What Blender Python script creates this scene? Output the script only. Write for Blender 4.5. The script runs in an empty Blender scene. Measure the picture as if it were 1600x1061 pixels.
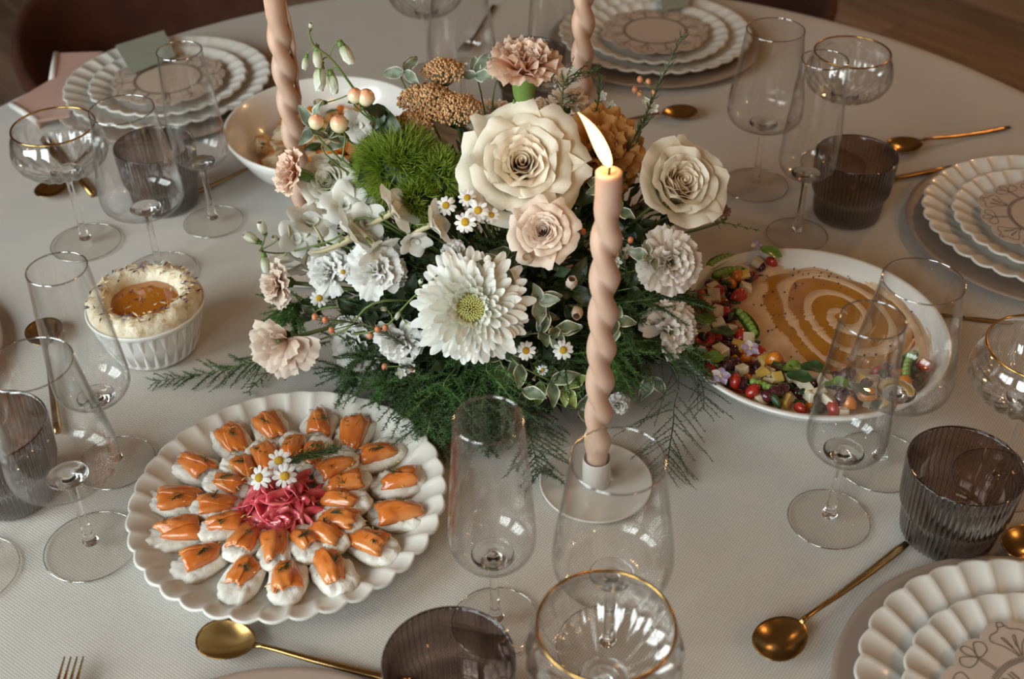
import bpy, math, random
from mathutils import Vector, Matrix, noise

random.seed(7)
PI = math.pi
SC = bpy.context.scene
COL = SC.collection
T = 0.75            # height of the table top above the floor
HC = 0.78           # height of the camera above the table top
FPX = 1850.0        # focal length in pixels of the 1600 x 1061 frame

# ---------------------------------------------------------------- camera
_up = -Vector((42, -2320, -1850)).normalized()
_yc = Vector((0, 0, -1)); _yc = (_yc - _up * _yc.dot(_up)).normalized()
_xc = _yc.cross(_up)
ROT = Matrix((_xc, _yc, _up))
cam_d = bpy.data.cameras.new('camera')
cam_d.sensor_fit = 'HORIZONTAL'; cam_d.sensor_width = 36.0; cam_d.lens = 36.0 * FPX / 1600.0
cam_d.dof.use_dof = True; cam_d.dof.focus_distance = 1.10; cam_d.dof.aperture_fstop = 5.6
cam_d.clip_start = 0.02
cam = bpy.data.objects.new('camera', cam_d); COL.objects.link(cam)
cam.matrix_world = Matrix.Translation((0, 0, T + HC)) @ ROT.to_4x4()
SC.camera = cam

# ---------------------------------------------------------------- world, lights, exposure
w = bpy.data.worlds.new('world'); SC.world = w; w.use_nodes = True
w.node_tree.nodes['Background'].inputs[0].default_value = (0.50, 0.29, 0.165, 1)
w.node_tree.nodes['Background'].inputs[1].default_value = 0.135
SC.view_settings.view_transform = 'Standard'; SC.view_settings.look = 'None'
SC.view_settings.gamma = 1.0; SC.view_settings.use_curve_mapping = False
SC.view_settings.exposure = 0.60
SC.cycles.transparent_max_bounces = 40
SC.cycles.max_bounces = 14; SC.cycles.transmission_bounces = 10
SC.cycles.use_denoising = True

WIN_C = Vector((-1.42, -0.46, T + 0.95))      # middle of the window wall's glazing
WIN_N = Vector((0.86, 0.56, 0)).normalized()  # into the room
WIN_U = Vector((0, 0, 1)).cross(WIN_N).normalized()
def window_light(off, wid, hgt, power):
    d = bpy.data.lights.new('daylight', 'AREA'); d.shape = 'RECTANGLE'; d.size = wid; d.size_y = hgt
    d.energy = power; d.color = (0.87, 0.97, 0.98)
    o = bpy.data.objects.new('daylight', d); COL.objects.link(o)
    o.location = WIN_C + WIN_U * off - WIN_N * 0.20
    o.rotation_euler = WIN_N.to_track_quat('-Z', 'Y').to_euler()
    return o
window_light(-0.75, 1.15, 1.5, 43.0)
window_light(0.75, 1.15, 1.5, 43.0)

# ---------------------------------------------------------------- helpers
def P(px, py, z=0.0):
    """point of the place at height z above the table top seen at pixel px, py"""
    d = ROT @ Vector(((px - 800) / FPX, -(py - 530.5) / FPX, -1))
    t = (z - HC) / d.z
    return Vector((d.x * t, d.y * t, T + z))
def PY(px, py, y):
    """point at depth y seen at pixel px, py"""
    d = ROT @ Vector(((px - 800) / FPX, -(py - 530.5) / FPX, -1))
    t = y / d.y
    return Vector((d.x * t, y, T + HC + d.z * t))

class MB:
    def __init__(s): s.v = []; s.f = []; s.uv = {}; s.mi = []; s.m = 0
    def face(s, idx, uv=None):
        if uv: s.uv[len(s.f)] = uv
        s.f.append(idx); s.mi.append(s.m)
    def grid(s, pts, nu, nv, wrap_v=False, uvs=True):
        """pts[i][j]; i in 0..nu, j in 0..nv"""
        b = len(s.v)
        for r in pts: s.v.extend(r)
        n = len(pts[0])
        for i in range(len(pts) - 1):
            for j in range(n if wrap_v else n - 1):
                k = (j + 1) % n
                s.face((b + i * n + j, b + i * n + k, b + (i + 1) * n + k, b + (i + 1) * n + j),
                       ((i / nu, j / nv), (i / nu, (j + 1) / nv), ((i + 1) / nu, (j + 1) / nv), ((i + 1) / nu, j / nv)))
        return b
    def lathe(s, prof, seg=48, mod=None, M=None):
        pts = []
        for i, (r, z) in enumerate(prof):
            row = []
            for j in range(seg):
                a = 2 * PI * j / seg
                rr, zz = (r, z) if mod is None else mod(r, z, a, i)
                p = Vector((rr * math.cos(a), rr * math.sin(a), zz))
                row.append(M @ p if M else p)
            pts.append(row)
        s.grid(pts, max(1, len(prof) - 1), seg, True)
    def cap(s, row_start, n, flip=False):
        idx = list(range(row_start, row_start + n))
        s.face(tuple(reversed(idx)) if flip else tuple(idx))
    def tube(s, pts, rad, n=6, caps=True):
        pts = [Vector(p) for p in pts]
        if not hasattr(rad, '__len__'): rad = [rad] * len(pts)
        b = len(s.v); ref = None; rows = []
        for i, p in enumerate(pts):
            t = (pts[min(i + 1, len(pts) - 1)] - pts[max(i - 1, 0)])
            t = t.normalized() if t.length > 1e-9 else Vector((0, 0, 1))
            if ref is None: ref = t.orthogonal().normalized()
            ref = (ref - t * ref.dot(t))
            ref = ref.normalized() if ref.length > 1e-6 else t.orthogonal().normalized()
            bi = t.cross(ref)
            rows.append([p + (ref * math.cos(2 * PI * k / n) + bi * math.sin(2 * PI * k / n)) * rad[i] for k in range(n)])
        s.grid(rows, len(pts) - 1, n, True)
        if caps: s.cap(b, n, True); s.cap(b + n * (len(pts) - 1), n)
    def ball(s, c, r, seg=8, rings=5, sc=(1, 1, 1), M=None):
        rows = []
        for i in range(rings + 1):
            ph = PI * i / rings; q = max(math.sin(ph), 0.02)
            row = [Vector((q * math.cos(2 * PI * j / seg) * r * sc[0], q * math.sin(2 * PI * j / seg) * r * sc[1], -math.cos(ph) * r * sc[2])) for j in range(seg)]
            rows.append([(M @ p if M else p) + Vector(c) for p in row])
        s.grid(rows, rings, seg, True)
    def box(s, c, d, M=None, taper=1.0):
        b = len(s.v); c = Vector(c)
        for z in (-1, 1):
            k = taper if z > 0 else 1
            for x, y in ((-1, -1), (1, -1), (1, 1), (-1, 1)):
                p = Vector((x * d[0] / 2 * k, y * d[1] / 2 * k, z * d[2] / 2))
                s.v.append((M @ p if M else p) + c)
        for q in ((3, 2, 1, 0), (4, 5, 6, 7), (0, 1, 5, 4), (1, 2, 6, 5), (2, 3, 7, 6), (3, 0, 4, 7)):
            s.face(tuple(b + i for i in q))
    def tri(s, a, b_, c):
        b = len(s.v); s.v += [Vector(a), Vector(b_), Vector(c)]; s.face((b, b + 1, b + 2))
    def mesh(s, name, mats, smooth=True, solid=0.0):
        me = bpy.data.meshes.new(name)
        me.from_pydata([tuple(p) for p in s.v], [], s.f)
        if s.uv:
            l = me.uv_layers.new(name='uv')
            data = [0.0] * (2 * len(me.loops)); k = 0
            for fi, f in enumerate(s.f):
                u = s.uv.get(fi)
                for q in range(len(f)):
                    if u: data[2 * k], data[2 * k + 1] = u[q]
                    k += 1
            l.data.foreach_set('uv', data)
        me.polygons.foreach_set('use_smooth', [smooth] * len(me.polygons))
        if not isinstance(mats, (list, tuple)): mats = [mats]
        for m in mats: me.materials.append(M_[m] if isinstance(m, str) else m)
        if len(mats) > 1: me.polygons.foreach_set('material_index', s.mi)
        me.update()
        return me
    def build(s, name, mats, parent=None, smooth=True):
        return link(name, s.mesh(name, mats, smooth), parent)

def link(name, me, parent=None, mw=None):
    o = bpy.data.objects.new(name, me); COL.objects.link(o)
    if parent is not None: o.parent = parent
    if mw is not None: o.matrix_basis = mw
    return o
def tag(o, label, cat=None, group=None, kind=None):
    o['label'] = label
    if cat: o['category'] = cat
    if group: o['group'] = group
    if kind: o['kind'] = kind
    return o
def thing(name, label, cat, loc=(0, 0, 0), rotz=0.0, group=None, mw=None):
    o = bpy.data.objects.new(name, None); COL.objects.link(o); o.empty_display_size = 0.02
    if mw is not None: o.matrix_basis = mw
    else: o.location = loc; o.rotation_euler = (0, 0, rotz)
    return tag(o, label, cat, group)
def dup(root, loc=None, rotz=None, label=None, group=None, mw=None):
    r = root.copy(); COL.objects.link(r)
    if mw is not None: r.matrix_basis = mw
    if loc is not None: r.location = loc
    if rotz is not None: r.rotation_euler = (0, 0, rotz)
    if label: r['label'] = label
    if group: r['group'] = group
    for ch in list(root.children):
        c = ch.copy(); COL.objects.link(c); c.parent = r
        for g in list(ch.children):
            d = g.copy(); COL.objects.link(d); d.parent = c
    return r
def frame(loc, axis, spin=0.0, scale=1.0):
    """matrix that takes +Z to axis"""
    q = Vector(axis).normalized().to_track_quat('Z', 'Y')
    return Matrix.Translation(loc) @ q.to_matrix().to_4x4() @ Matrix.Rotation(spin, 4, 'Z') @ Matrix.Scale(scale, 4)
def lerp(a, b, t): return a + (b - a) * t
def smooth_path(ps, n=5):
    """Catmull-Rom through the points"""
    ps = [Vector(p) for p in ps]; out = []
    for i in range(len(ps) - 1):
        p0 = ps[max(i - 1, 0)]; p1 = ps[i]; p2 = ps[i + 1]; p3 = ps[min(i + 2, len(ps) - 1)]
        for k in range(n):
            t = k / n
            out.append(0.5 * ((2 * p1) + (p2 - p0) * t + (2 * p0 - 5 * p1 + 4 * p2 - p3) * t * t + (3 * p1 - p0 - 3 * p2 + p3) * t ** 3))
    out.append(ps[-1]); return out

# ---------------------------------------------------------------- materials
M_ = {}
def nodes(name):
    m = bpy.data.materials.new(name); m.use_nodes = True; M_[name] = m
    return m, m.node_tree, m.node_tree.nodes['Principled BSDF']
def N(t, kind, **kw):
    n = t.nodes.new(kind)
    for k, v in kw.items(): setattr(n, k, v)
    return n
def ramp(t, stops):
    r = N(t, 'ShaderNodeValToRGB'); e = r.color_ramp.elements
    while len(e) < len(stops): e.new(0.5)
    for i, (p, c) in enumerate(stops): e[i].position = p; e[i].color = (*c, 1) if len(c) == 3 else c
    return r
def mat(name, col, rough=0.5, col2=None, ns=30.0, lo=0.35, hi=0.65, bump=0.0, bs=200.0, metal=0.0, sss=0.0, sssr=(0.01, 0.006, 0.004),
        spec=0.5, coat=0.0, sheen=0.0, translucent=0.0, uv=None, alpha=None, trans=0.0):
    """noise-mottled principled; uv = list of (position, colour) along the petal or leaf, mixed over col"""
    m, t, b = nodes(name)
    tc = N(t, 'ShaderNodeTexCoord')
    csock = None
    if col2 is not None:
        n = N(t, 'ShaderNodeTexNoise'); n.inputs['Scale'].default_value = ns; n.inputs['Detail'].default_value = 4
        t.links.new(tc.outputs['Object'], n.inputs['Vector'])
        r = ramp(t, [(lo, col), (hi, col2)]); t.links.new(n.outputs['Fac'], r.inputs['Fac']); csock = r.outputs['Color']
    if uv:
        sx = N(t, 'ShaderNodeSeparateXYZ'); t.links.new(tc.outputs['UV'], sx.inputs[0])
        r2 = ramp(t, uv); t.links.new(sx.outputs[0], r2.inputs['Fac'])
        if csock:
            mx = N(t, 'ShaderNodeMix', data_type='RGBA', blend_type='MULTIPLY'); mx.inputs[0].default_value = 1.0
            t.links.new(csock, mx.inputs[6]); t.links.new(r2.outputs['Color'], mx.inputs[7]); csock = mx.outputs[2]
        else: csock = r2.outputs['Color']
    if csock: t.links.new(csock, b.inputs['Base Color'])
    else: b.inputs['Base Color'].default_value = (*col, 1)
    b.inputs['Roughness'].default_value = rough; b.inputs['Metallic'].default_value = metal
    b.inputs['Specular IOR Level'].default_value = spec
    b.inputs['Subsurface Weight'].default_value = sss
    if sss: b.inputs['Subsurface Radius'].default_value = sssr; b.inputs['Subsurface Scale'].default_value = 1.0
    b.inputs['Coat Weight'].default_value = coat; b.inputs['Sheen Weight'].default_value = sheen
    b.inputs['Transmission Weight'].default_value = trans
    if bump:
        n2 = N(t, 'ShaderNodeTexNoise'); n2.inputs['Scale'].default_value = bs; n2.inputs['Detail'].default_value = 5
        t.links.new(tc.outputs['Object'], n2.inputs['Vector'])
        bp = N(t, 'ShaderNodeBump'); bp.inputs['Strength'].default_value = bump; bp.inputs['Distance'].default_value = 0.002
        t.links.new(n2.outputs['Fac'], bp.inputs['Height']); t.links.new(bp.outputs['Normal'], b.inputs['Normal'])
    if translucent:
        tr = N(t, 'ShaderNodeBsdfTranslucent'); mx = N(t, 'ShaderNodeMixShader'); mx.inputs[0].default_value = translucent
        if csock: t.links.new(csock, tr.inputs['Color'])
        else: tr.inputs['Color'].default_value = (*col, 1)
        out = t.nodes['Material Output']
        t.links.new(b.outputs[0], mx.inputs[1]); t.links.new(tr.outputs[0], mx.inputs[2]); t.links.new(mx.outputs[0], out.inputs['Surface'])
    return m
def thin_glass(name, col, edge, refl=0.06, rough=0.0, power=3.0):
    """a thin wall of glass: clear where seen square on, darker and mirror-like at a grazing angle, as Fresnel has it"""
    m = bpy.data.materials.new(name); m.use_nodes = True; M_[name] = m; t = m.node_tree; t.nodes.clear()
    lw = N(t, 'ShaderNodeLayerWeight'); lw.inputs['Blend'].default_value = 0.5
    pw = N(t, 'ShaderNodeMath', operation='POWER'); pw.inputs[1].default_value = power; t.links.new(lw.outputs['Facing'], pw.inputs[0])
    mr = N(t, 'ShaderNodeMapRange'); mr.inputs[3].default_value = refl; mr.inputs[4].default_value = 0.75; t.links.new(pw.outputs[0], mr.inputs[0])
    cr = N(t, 'ShaderNodeMix', data_type='RGBA'); t.links.new(pw.outputs[0], cr.inputs[0])
    cr.inputs[6].default_value = (*col, 1); cr.inputs[7].default_value = (*edge, 1)
    tp = N(t, 'ShaderNodeBsdfTransparent'); t.links.new(cr.outputs[2], tp.inputs[0])
    gl = N(t, 'ShaderNodeBsdfGlossy'); gl.inputs['Roughness'].default_value = rough; gl.inputs[0].default_value = (1, 1, 1, 1)
    mx = N(t, 'ShaderNodeMixShader'); t.links.new(mr.outputs[0], mx.inputs[0]); t.links.new(tp.outputs[0], mx.inputs[1]); t.links.new(gl.outputs[0], mx.inputs[2])
    o = N(t, 'ShaderNodeOutputMaterial'); t.links.new(mx.outputs[0], o.inputs[0])
    return m
def solid_glass(name, col=(1, 1, 1), ior=1.48):
    m, t, b = nodes(name)
    b.inputs['Base Color'].default_value = (*col, 1); b.inputs['Transmission Weight'].default_value = 1.0
    b.inputs['Roughness'].default_value = 0.0; b.inputs['IOR'].default_value = ior
    return m
def glow(name, col, strength):
    m = bpy.data.materials.new(name); m.use_nodes = True; M_[name] = m; t = m.node_tree; t.nodes.clear()
    e = N(t, 'ShaderNodeEmission'); e.inputs[0].default_value = (*col, 1); e.inputs[1].default_value = strength
    o = N(t, 'ShaderNodeOutputMaterial'); t.links.new(e.outputs[0], o.inputs[0])
    return m
def cloth_mat(name, c1, c2, scale=190.0, bump=0.5, rough=0.9):
    """plain woven cloth: two crossed thread waves"""
    m, t, b = nodes(name)
    tc = N(t, 'ShaderNodeTexCoord'); outs = []
    for ang in (0.62, 0.62 + PI / 2):
        mp = N(t, 'ShaderNodeMapping'); mp.inputs['Rotation'].default_value = (0, 0, ang); t.links.new(tc.outputs['Object'], mp.inputs['Vector'])
        wv = N(t, 'ShaderNodeTexWave'); wv.inputs['Scale'].default_value = scale; wv.inputs['Distortion'].default_value = 0.6
        wv.inputs['Detail'].default_value = 1.0; wv.inputs['Detail Scale'].default_value = 2.0
        t.links.new(mp.outputs[0], wv.inputs['Vector']); outs.append(wv.outputs['Fac'])
    mul = N(t, 'ShaderNodeMath', operation='MULTIPLY'); t.links.new(outs[0], mul.inputs[0]); t.links.new(outs[1], mul.inputs[1])
    r = ramp(t, [(0.0, c2), (0.75, c1)]); t.links.new(mul.outputs[0], r.inputs['Fac'])
    n = N(t, 'ShaderNodeTexNoise'); n.inputs['Scale'].default_value = 9.0; n.inputs['Detail'].default_value = 3; t.links.new(tc.outputs['Object'], n.inputs['Vector'])
    r3 = ramp(t, [(0.3, (0.93, 0.93, 0.93)), (0.7, (1, 1, 1))]); t.links.new(n.outputs['Fac'], r3.inputs['Fac'])
    mx = N(t, 'ShaderNodeMix', data_type='RGBA', blend_type='MULTIPLY'); mx.inputs[0].default_value = 1.0
    t.links.new(r.outputs['Color'], mx.inputs[6]); t.links.new(r3.outputs['Color'], mx.inputs[7])
    t.links.new(mx.outputs[2], b.inputs['Base Color'])
    bp = N(t, 'ShaderNodeBump'); bp.inputs['Strength'].default_value = bump; bp.inputs['Distance'].default_value = 0.0006
    t.links.new(mul.outputs[0], bp.inputs['Height']); t.links.new(bp.outputs['Normal'], b.inputs['Normal'])
    b.inputs['Roughness'].default_value = rough; b.inputs['Specular IOR Level'].default_value = 0.2; b.inputs['Sheen Weight'].default_value = 0.15
    return m
def wood_mat(name, c1, c2, rough=0.4, sx=1.2, sy=14.0):
    m, t, b = nodes(name)
    tc = N(t, 'ShaderNodeTexCoord'); oi = N(t, 'ShaderNodeObjectInfo')
    mp = N(t, 'ShaderNodeMapping'); mp.inputs['Scale'].default_value = (sx, sy, sy); t.links.new(tc.outputs['Object'], mp.inputs['Vector'])
    n = N(t, 'ShaderNodeTexNoise', noise_dimensions='4D'); n.inputs['Scale'].default_value = 2.5; n.inputs['Detail'].default_value = 6
    t.links.new(mp.outputs[0], n.inputs['Vector'])
    ml = N(t, 'ShaderNodeMath', operation='MULTIPLY'); ml.inputs[1].default_value = 37.0; t.links.new(oi.outputs['Random'], ml.inputs[0]); t.links.new(ml.outputs[0], n.inputs['W'])
    r = ramp(t, [(0.3, c1), (0.7, c2)]); t.links.new(n.outputs['Fac'], r.inputs['Fac'])
    br = N(t, 'ShaderNodeMapRange'); br.inputs[3].default_value = 0.7; br.inputs[4].default_value = 1.2; t.links.new(oi.outputs['Random'], br.inputs[0])
    mx = N(t, 'ShaderNodeMix', data_type='RGBA', blend_type='MULTIPLY'); mx.inputs[0].default_value = 1.0
    t.links.new(r.outputs['Color'], mx.inputs[6]); t.links.new(br.outputs[0], mx.inputs[7]); t.links.new(mx.outputs[2], b.inputs['Base Color'])
    b.inputs['Roughness'].default_value = rough
    return m

cloth_mat('linen', (0.70, 0.675, 0.625), (0.48, 0.455, 0.415), 135.0, 0.4)
cloth_mat('pink_linen', (0.60, 0.36, 0.29), (0.48, 0.28, 0.22), 300.0, 0.3)
wood_mat('floorboard', (0.30, 0.225, 0.175), (0.54, 0.43, 0.36), 0.36)
wood_mat('dark_table_wood', (0.05, 0.028, 0.016), (0.10, 0.055, 0.03), 0.5)
mat('wall_paint', (0.19, 0.125, 0.085), 0.85, (0.16, 0.105, 0.07), 3.0, bump=0.1, bs=60)
mat('window_paint', (0.62, 0.60, 0.56), 0.5, (0.57, 0.55, 0.51), 8.0)
mat('velvet', (0.050, 0.012, 0.004), 0.95, (0.085, 0.024, 0.009), 12.0, sheen=0.05, bump=0.15, bs=500)
mat('brass_leg', (0.55, 0.32, 0.08), 0.3, (0.48, 0.27, 0.06), 20.0, metal=1.0)
mat('gold', (0.44, 0.285, 0.115), 0.24, (0.36, 0.22, 0.08), 60.0, metal=1.0, bump=0.02, bs=900)
mat('gold_rim', (0.62, 0.38, 0.13), 0.2, (0.5, 0.3, 0.09), 80.0, metal=1.0)
thin_glass('clear_glass', (0.988, 0.988, 0.985), (0.62, 0.61, 0.60), 0.035, 0.0, 4.0)
thin_glass('coupe_glass', (0.985, 0.985, 0.98), (0.55, 0.53, 0.50), 0.085, 0.0, 3.0)
thin_glass('rim_glass', (0.80, 0.80, 0.79), (0.7, 0.7, 0.7), 0.30, 0.05, 2.0)
thin_glass('foot_glass', (0.985, 0.978, 0.965), (0.80, 0.78, 0.75), 0.025, 0.0, 5.0)
solid_glass('stem_glass')
thin_glass('smoke_glass', (0.63, 0.54, 0.50), (0.07, 0.045, 0.035), 0.04, 0.03, 1.4)
mat('stoneware', (0.70, 0.68, 0.63), 0.32, (0.66, 0.64, 0.59), 9.0, coat=0.25)
mat('taupe_stoneware', (0.36, 0.275, 0.22), 0.42, (0.31, 0.235, 0.185), 14.0)
mat('white_china', (0.78, 0.78, 0.76), 0.22, (0.75, 0.75, 0.72), 6.0, coat=0.4)
mat('matte_white', (0.62, 0.59, 0.54), 0.55, (0.58, 0.55, 0.50), 16.0)
mat('card_paper', (0.52, 0.42, 0.34), 0.8, (0.48, 0.385, 0.31), 120.0, bump=0.1, bs=900)
mat('card_ink', (0.13, 0.10, 0.075), 0.8, (0.16, 0.12, 0.09), 90.0)
mat('sage_paper', (0.29, 0.31, 0.25), 0.8, (0.26, 0.28, 0.225), 60.0)
mat('white_hem', (0.72, 0.70, 0.66), 0.9, (0.66, 0.64, 0.6), 80.0)
mat('candle_wax', (0.58, 0.39, 0.29), 0.42, (0.52, 0.345, 0.25), 25.0, sss=0.35, sssr=(0.02, 0.009, 0.005))
mat('wick', (0.012, 0.01, 0.009), 0.9, (0.03, 0.02, 0.015), 300.0)
glow('flame_core', (1.0, 0.74, 0.30), 2.6)
glow('bulb', (1.0, 0.62, 0.26), 30.0)
# ================================================================ the room
def plain_wall(name, pts):
    m = MB(); b = len(m.v); m.v += [Vector(p) for p in pts]; m.face((0, 1, 2, 3))
    o = m.build(name, 'wall_paint', None, False); o['kind'] = 'structure'; o['label'] = 'brown plastered wall of the dining room'; return o
plain_wall('wall_back', [(-3.6, 5.6, 0), (4.2, 5.6, 0), (4.2, 5.6, 2.9), (-3.6, 5.6, 2.9)])
plain_wall('wall_right', [(4.2, -2.5, 0), (4.2, -2.5, 2.9), (4.2, 5.6, 2.9), (4.2, 5.6, 0)])

# floor slab and its boards
m = MB(); m.box((0.3, 1.7, -0.06), (10, 9.5, 0.08))
floor = m.build('floor', 'dark_table_wood', None, False); floor['kind'] = 'structure'; floor['label'] = 'dark brown timber floor laid in long boards'
PLW = 0.135
plank_meshes = []
for L in (1.1, 1.5, 1.9):
    m = MB(); m.box((0, 0, 0), (L - 0.004, PLW - 0.004, 0.02)); plank_meshes.append((L, m.mesh('plank', 'floorboard', False)))
fd = math.radians(-50)
ex = Vector((math.cos(fd), math.sin(fd), 0)); ey = Vector((-math.sin(fd), math.cos(fd), 0))
rr = random.Random(3)
for k in range(-14, 15):
    s = -2.6 - rr.random()
    while s < 2.6:
        L, me = rr.choice(plank_meshes)
        c = Vector((0.2, 3.1, 0)) + ex * (s + L / 2) + ey * (k * PLW)
        s += L
        if not (-2.4 < c.x < 2.6 and 1.7 < c.y < 5.0): continue
        link('plank', me, floor, Matrix.Translation((c.x, c.y, -0.0105)) @ Matrix.Rotation(fd, 4, 'Z'))

# window wall to the side of the photographer, two tall casements with glazing bars
WM = Matrix((( WIN_U.x, WIN_N.x, 0, WIN_C.x), (WIN_U.y, WIN_N.y, 0, WIN_C.y), (0, 0, 1, WIN_C.z), (0, 0, 0, 1)))
m = MB()
def wbox(m, x0, x1, z0, z1, y0=-0.06, y1=0.06): m.box(((x0 + x1) / 2, (y0 + y1) / 2, (z0 + z1) / 2), (x1 - x0, y1 - y0, z1 - z0))
zb, zt = -WIN_C.z, 2.9 - WIN_C.z
wbox(m, -2.6, -1.35, zb, zt); wbox(m, -0.15, 0.15, zb, zt); wbox(m, 1.35, 2.6, zb, zt)
for a, b in ((-1.35, -0.15), (0.15, 1.35)): wbox(m, a, b, zb, -0.78); wbox(m, a, b, 0.78, zt)
wl = m.build('wall_left', 'wall_paint', None, False); wl.matrix_basis = WM; wl['kind'] = 'structure'; wl['label'] = 'brown plastered wall with two tall windows'
for i, cx in enumerate((-0.75, 0.75)):
    fr = MB()
    wbox(fr, cx - 0.6, cx - 0.55, -0.78, 0.78); wbox(fr, cx + 0.55, cx + 0.6, -0.78, 0.78); wbox(fr, cx - 0.55, cx + 0.55, -0.78, -0.72); wbox(fr, cx - 0.55, cx + 0.55, 0.72, 0.78)
    wo = fr.build('window_%d' % (i + 1), 'window_paint', None, False); wo.matrix_basis = WM; wo['kind'] = 'structure'
    wo['label'] = 'tall casement window with white glazing bars'
    for q in (-0.185, 0.185):
        b_ = MB(); wbox(b_, cx + q - 0.014, cx + q + 0.014, -0.72, 0.72, -0.02, 0.02); b_.build('glazing_bar', 'window_paint', wo, False)
    for q in (-0.36, 0.0, 0.36):
        b_ = MB(); wbox(b_, cx - 0.55, cx + 0.55, q - 0.014, q + 0.014, -0.02, 0.02); b_.build('glazing_bar', 'window_paint', wo, False)

# warm pendant lamps over the room, behind the photographer
def pendant(x, y, z, power, label):
    t = thing('pendant_lamp', label, 'lamp', (x, y, z), 0, 'pendant lamps')
    m = MB(); m.lathe([(0.012, 0.20), (0.03, 0.19), (0.05, 0.12), (0.14, 0.0), (0.136, 0.0), (0.046, 0.116), (0.0125, 0.186)], 32); m.build('shade', 'gold', t)
    m = MB(); m.ball((0, 0, 0.03), 0.035, 16, 10, (1, 1, 1.25)); m.build('bulb', 'bulb', t)
    m = MB(); m.tube([(0, 0, 0.195), (0, 0, 2.9 - z)], 0.003, 6); m.build('cord', 'wick', t)
    d = bpy.data.lights.new('lamp_light', 'POINT'); d.energy = power; d.color = (1.0, 0.55, 0.24); d.shadow_soft_size = 0.05
    o = bpy.data.objects.new('lamp_light', d); COL.objects.link(o); o.parent = t; o.location = (0, 0, -0.03)
pendant(0.95, -0.75, 1.95, 3.0, 'brass cone pendant lamp hanging on a cord behind the table')
pendant(1.75, 0.35, 2.0, 5.5, 'brass cone pendant lamp hanging beside the round table')
pendant(1.55, 2.35, 2.0, 9.5, 'brass cone pendant lamp hanging beyond the round table')

# ================================================================ table and cloth
TC = Vector((0.0, 1.122, 0)); TR = 0.842
t = thing('round_table', 'round dark wooden dining table hidden under the linen cloth', 'table', (TC.x, TC.y, 0))
m = MB(); m.lathe([(0.001, T - 0.035), (TR - 0.02, T - 0.035), (TR - 0.01, T - 0.03), (TR - 0.01, T - 0.008), (TR - 0.016, T - 0.004), (0.001, T - 0.004)], 96); m.build('tabletop', 'dark_table_wood', t)
for a in (45, 135, 225, 315):
    m = MB(); c, s_ = math.cos(math.radians(a)) * 0.52, math.sin(math.radians(a)) * 0.52
    m.tube([(c, s_, 0), (c, s_, T - 0.03)], [0.025, 0.035], 12); m.build('leg', 'dark_table_wood', t)
m = MB(); rows = []; SEG = 240
def cl(r, z, fold): return r, z, fold
prof = [(0.001, 0, 0), (0.2, 0, 0), (0.4, 0, 0), (0.6, 0, 0), (0.72, 0, 0), (TR - 0.03, 0, 0), (TR - 0.012, -0.0012, 0.0), (TR - 0.003, -0.006, 0.02), (TR + 0.001, -0.014, 0.05), (TR + 0.003, -0.03, 0.1), (TR + 0.008, -0.08, 0.3), (TR + 0.016, -0.18, 0.65), (TR + 0.03, -0.32, 1.0), (TR + 0.04, -0.46, 1.25), (TR + 0.045, -0.55, 1.35)]
for r, z, fo in prof:
    row = []
    for j in range(SEG):
        a = 2 * PI * j / SEG
        wv = math.sin(a * 17 + 0.9 * math.sin(a * 3)) * 0.6 + math.sin(a * 29 + 1.3) * 0.3
        rad = r + fo * 0.028 * (wv + 0.6)
        row.append(Vector((rad * math.cos(a), rad * math.sin(a), z)))
    rows.append(row)
m.grid(rows, len(rows) - 1, SEG, True)
cl_o = m.build('tablecloth', 'linen'); cl_o.location = (TC.x, TC.y, T - 0.0005)
tag(cl_o, 'off-white woven linen cloth draped over the round table', 'tablecloth')

# ================================================================ chairs
def make_chair(label, loc, rz):
    t = thing('dining_chair', label, 'chair', loc, rz, 'velvet dining chairs')
    m = MB()       # seat: rounded pad
    m.lathe([(0.001, 0.40), (0.20, 0.40), (0.235, 0.41), (0.25, 0.435), (0.245, 0.465), (0.22, 0.485), (0.12, 0.492), (0.001, 0.494)], 48)
    m.build('seat', 'velvet', t)
    m = MB(); rows = []   # barrel back, open towards the table (+X)
    for (ro, z) in ((0.252, 0.42), (0.272, 0.42), (0.280, 0.50), (0.290, 0.56), (0.294, 0.615), (0.287, 0.628), (0.275, 0.628), (0.267, 0.615), (0.262, 0.57), (0.254, 0.50)):
        row = []
        for j in range(41):
            a = math.radians(lerp(75, 285, j / 40)); e = abs(j / 40 - 0.5) * 2
            zz = z if z < 0.5 else 0.5 + (z - 0.5) * (1 - 0.62 * max(0, e - 0.45) / 0.55)
            row.append(Vector((ro * math.cos(a), ro * math.sin(a), zz)))
        rows.append(row)
    rows.append(rows[0]); m.grid(rows, 10, 40); m.build('backrest', 'velvet', t)
    for a in (78, 140, 220, 282):
        c, s_ = math.cos(math.radians(a)), math.sin(math.radians(a)); m = MB()
        m.tube([(c * 0.285, s_ * 0.285, 0.46), (c * 0.300, s_ * 0.300, 0.0)], [0.011, 0.009], 10); m.build('leg', 'brass_leg', t)
    return t
def chair_at(az, rad, label):
    p = TC + Vector((math.cos(az), math.sin(az), 0)) * rad
    o = make_chair(label, (p.x, p.y, 0), az + PI); o.scale = (0.88, 0.88, 1.0); return o
chair_at(math.radians(123.5), 1.235, 'dark brown velvet barrel chair with brass legs behind the pink napkin')
chair_at(math.radians(71), 1.26, 'dark brown velvet barrel chair with brass legs behind the far place setting')
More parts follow.
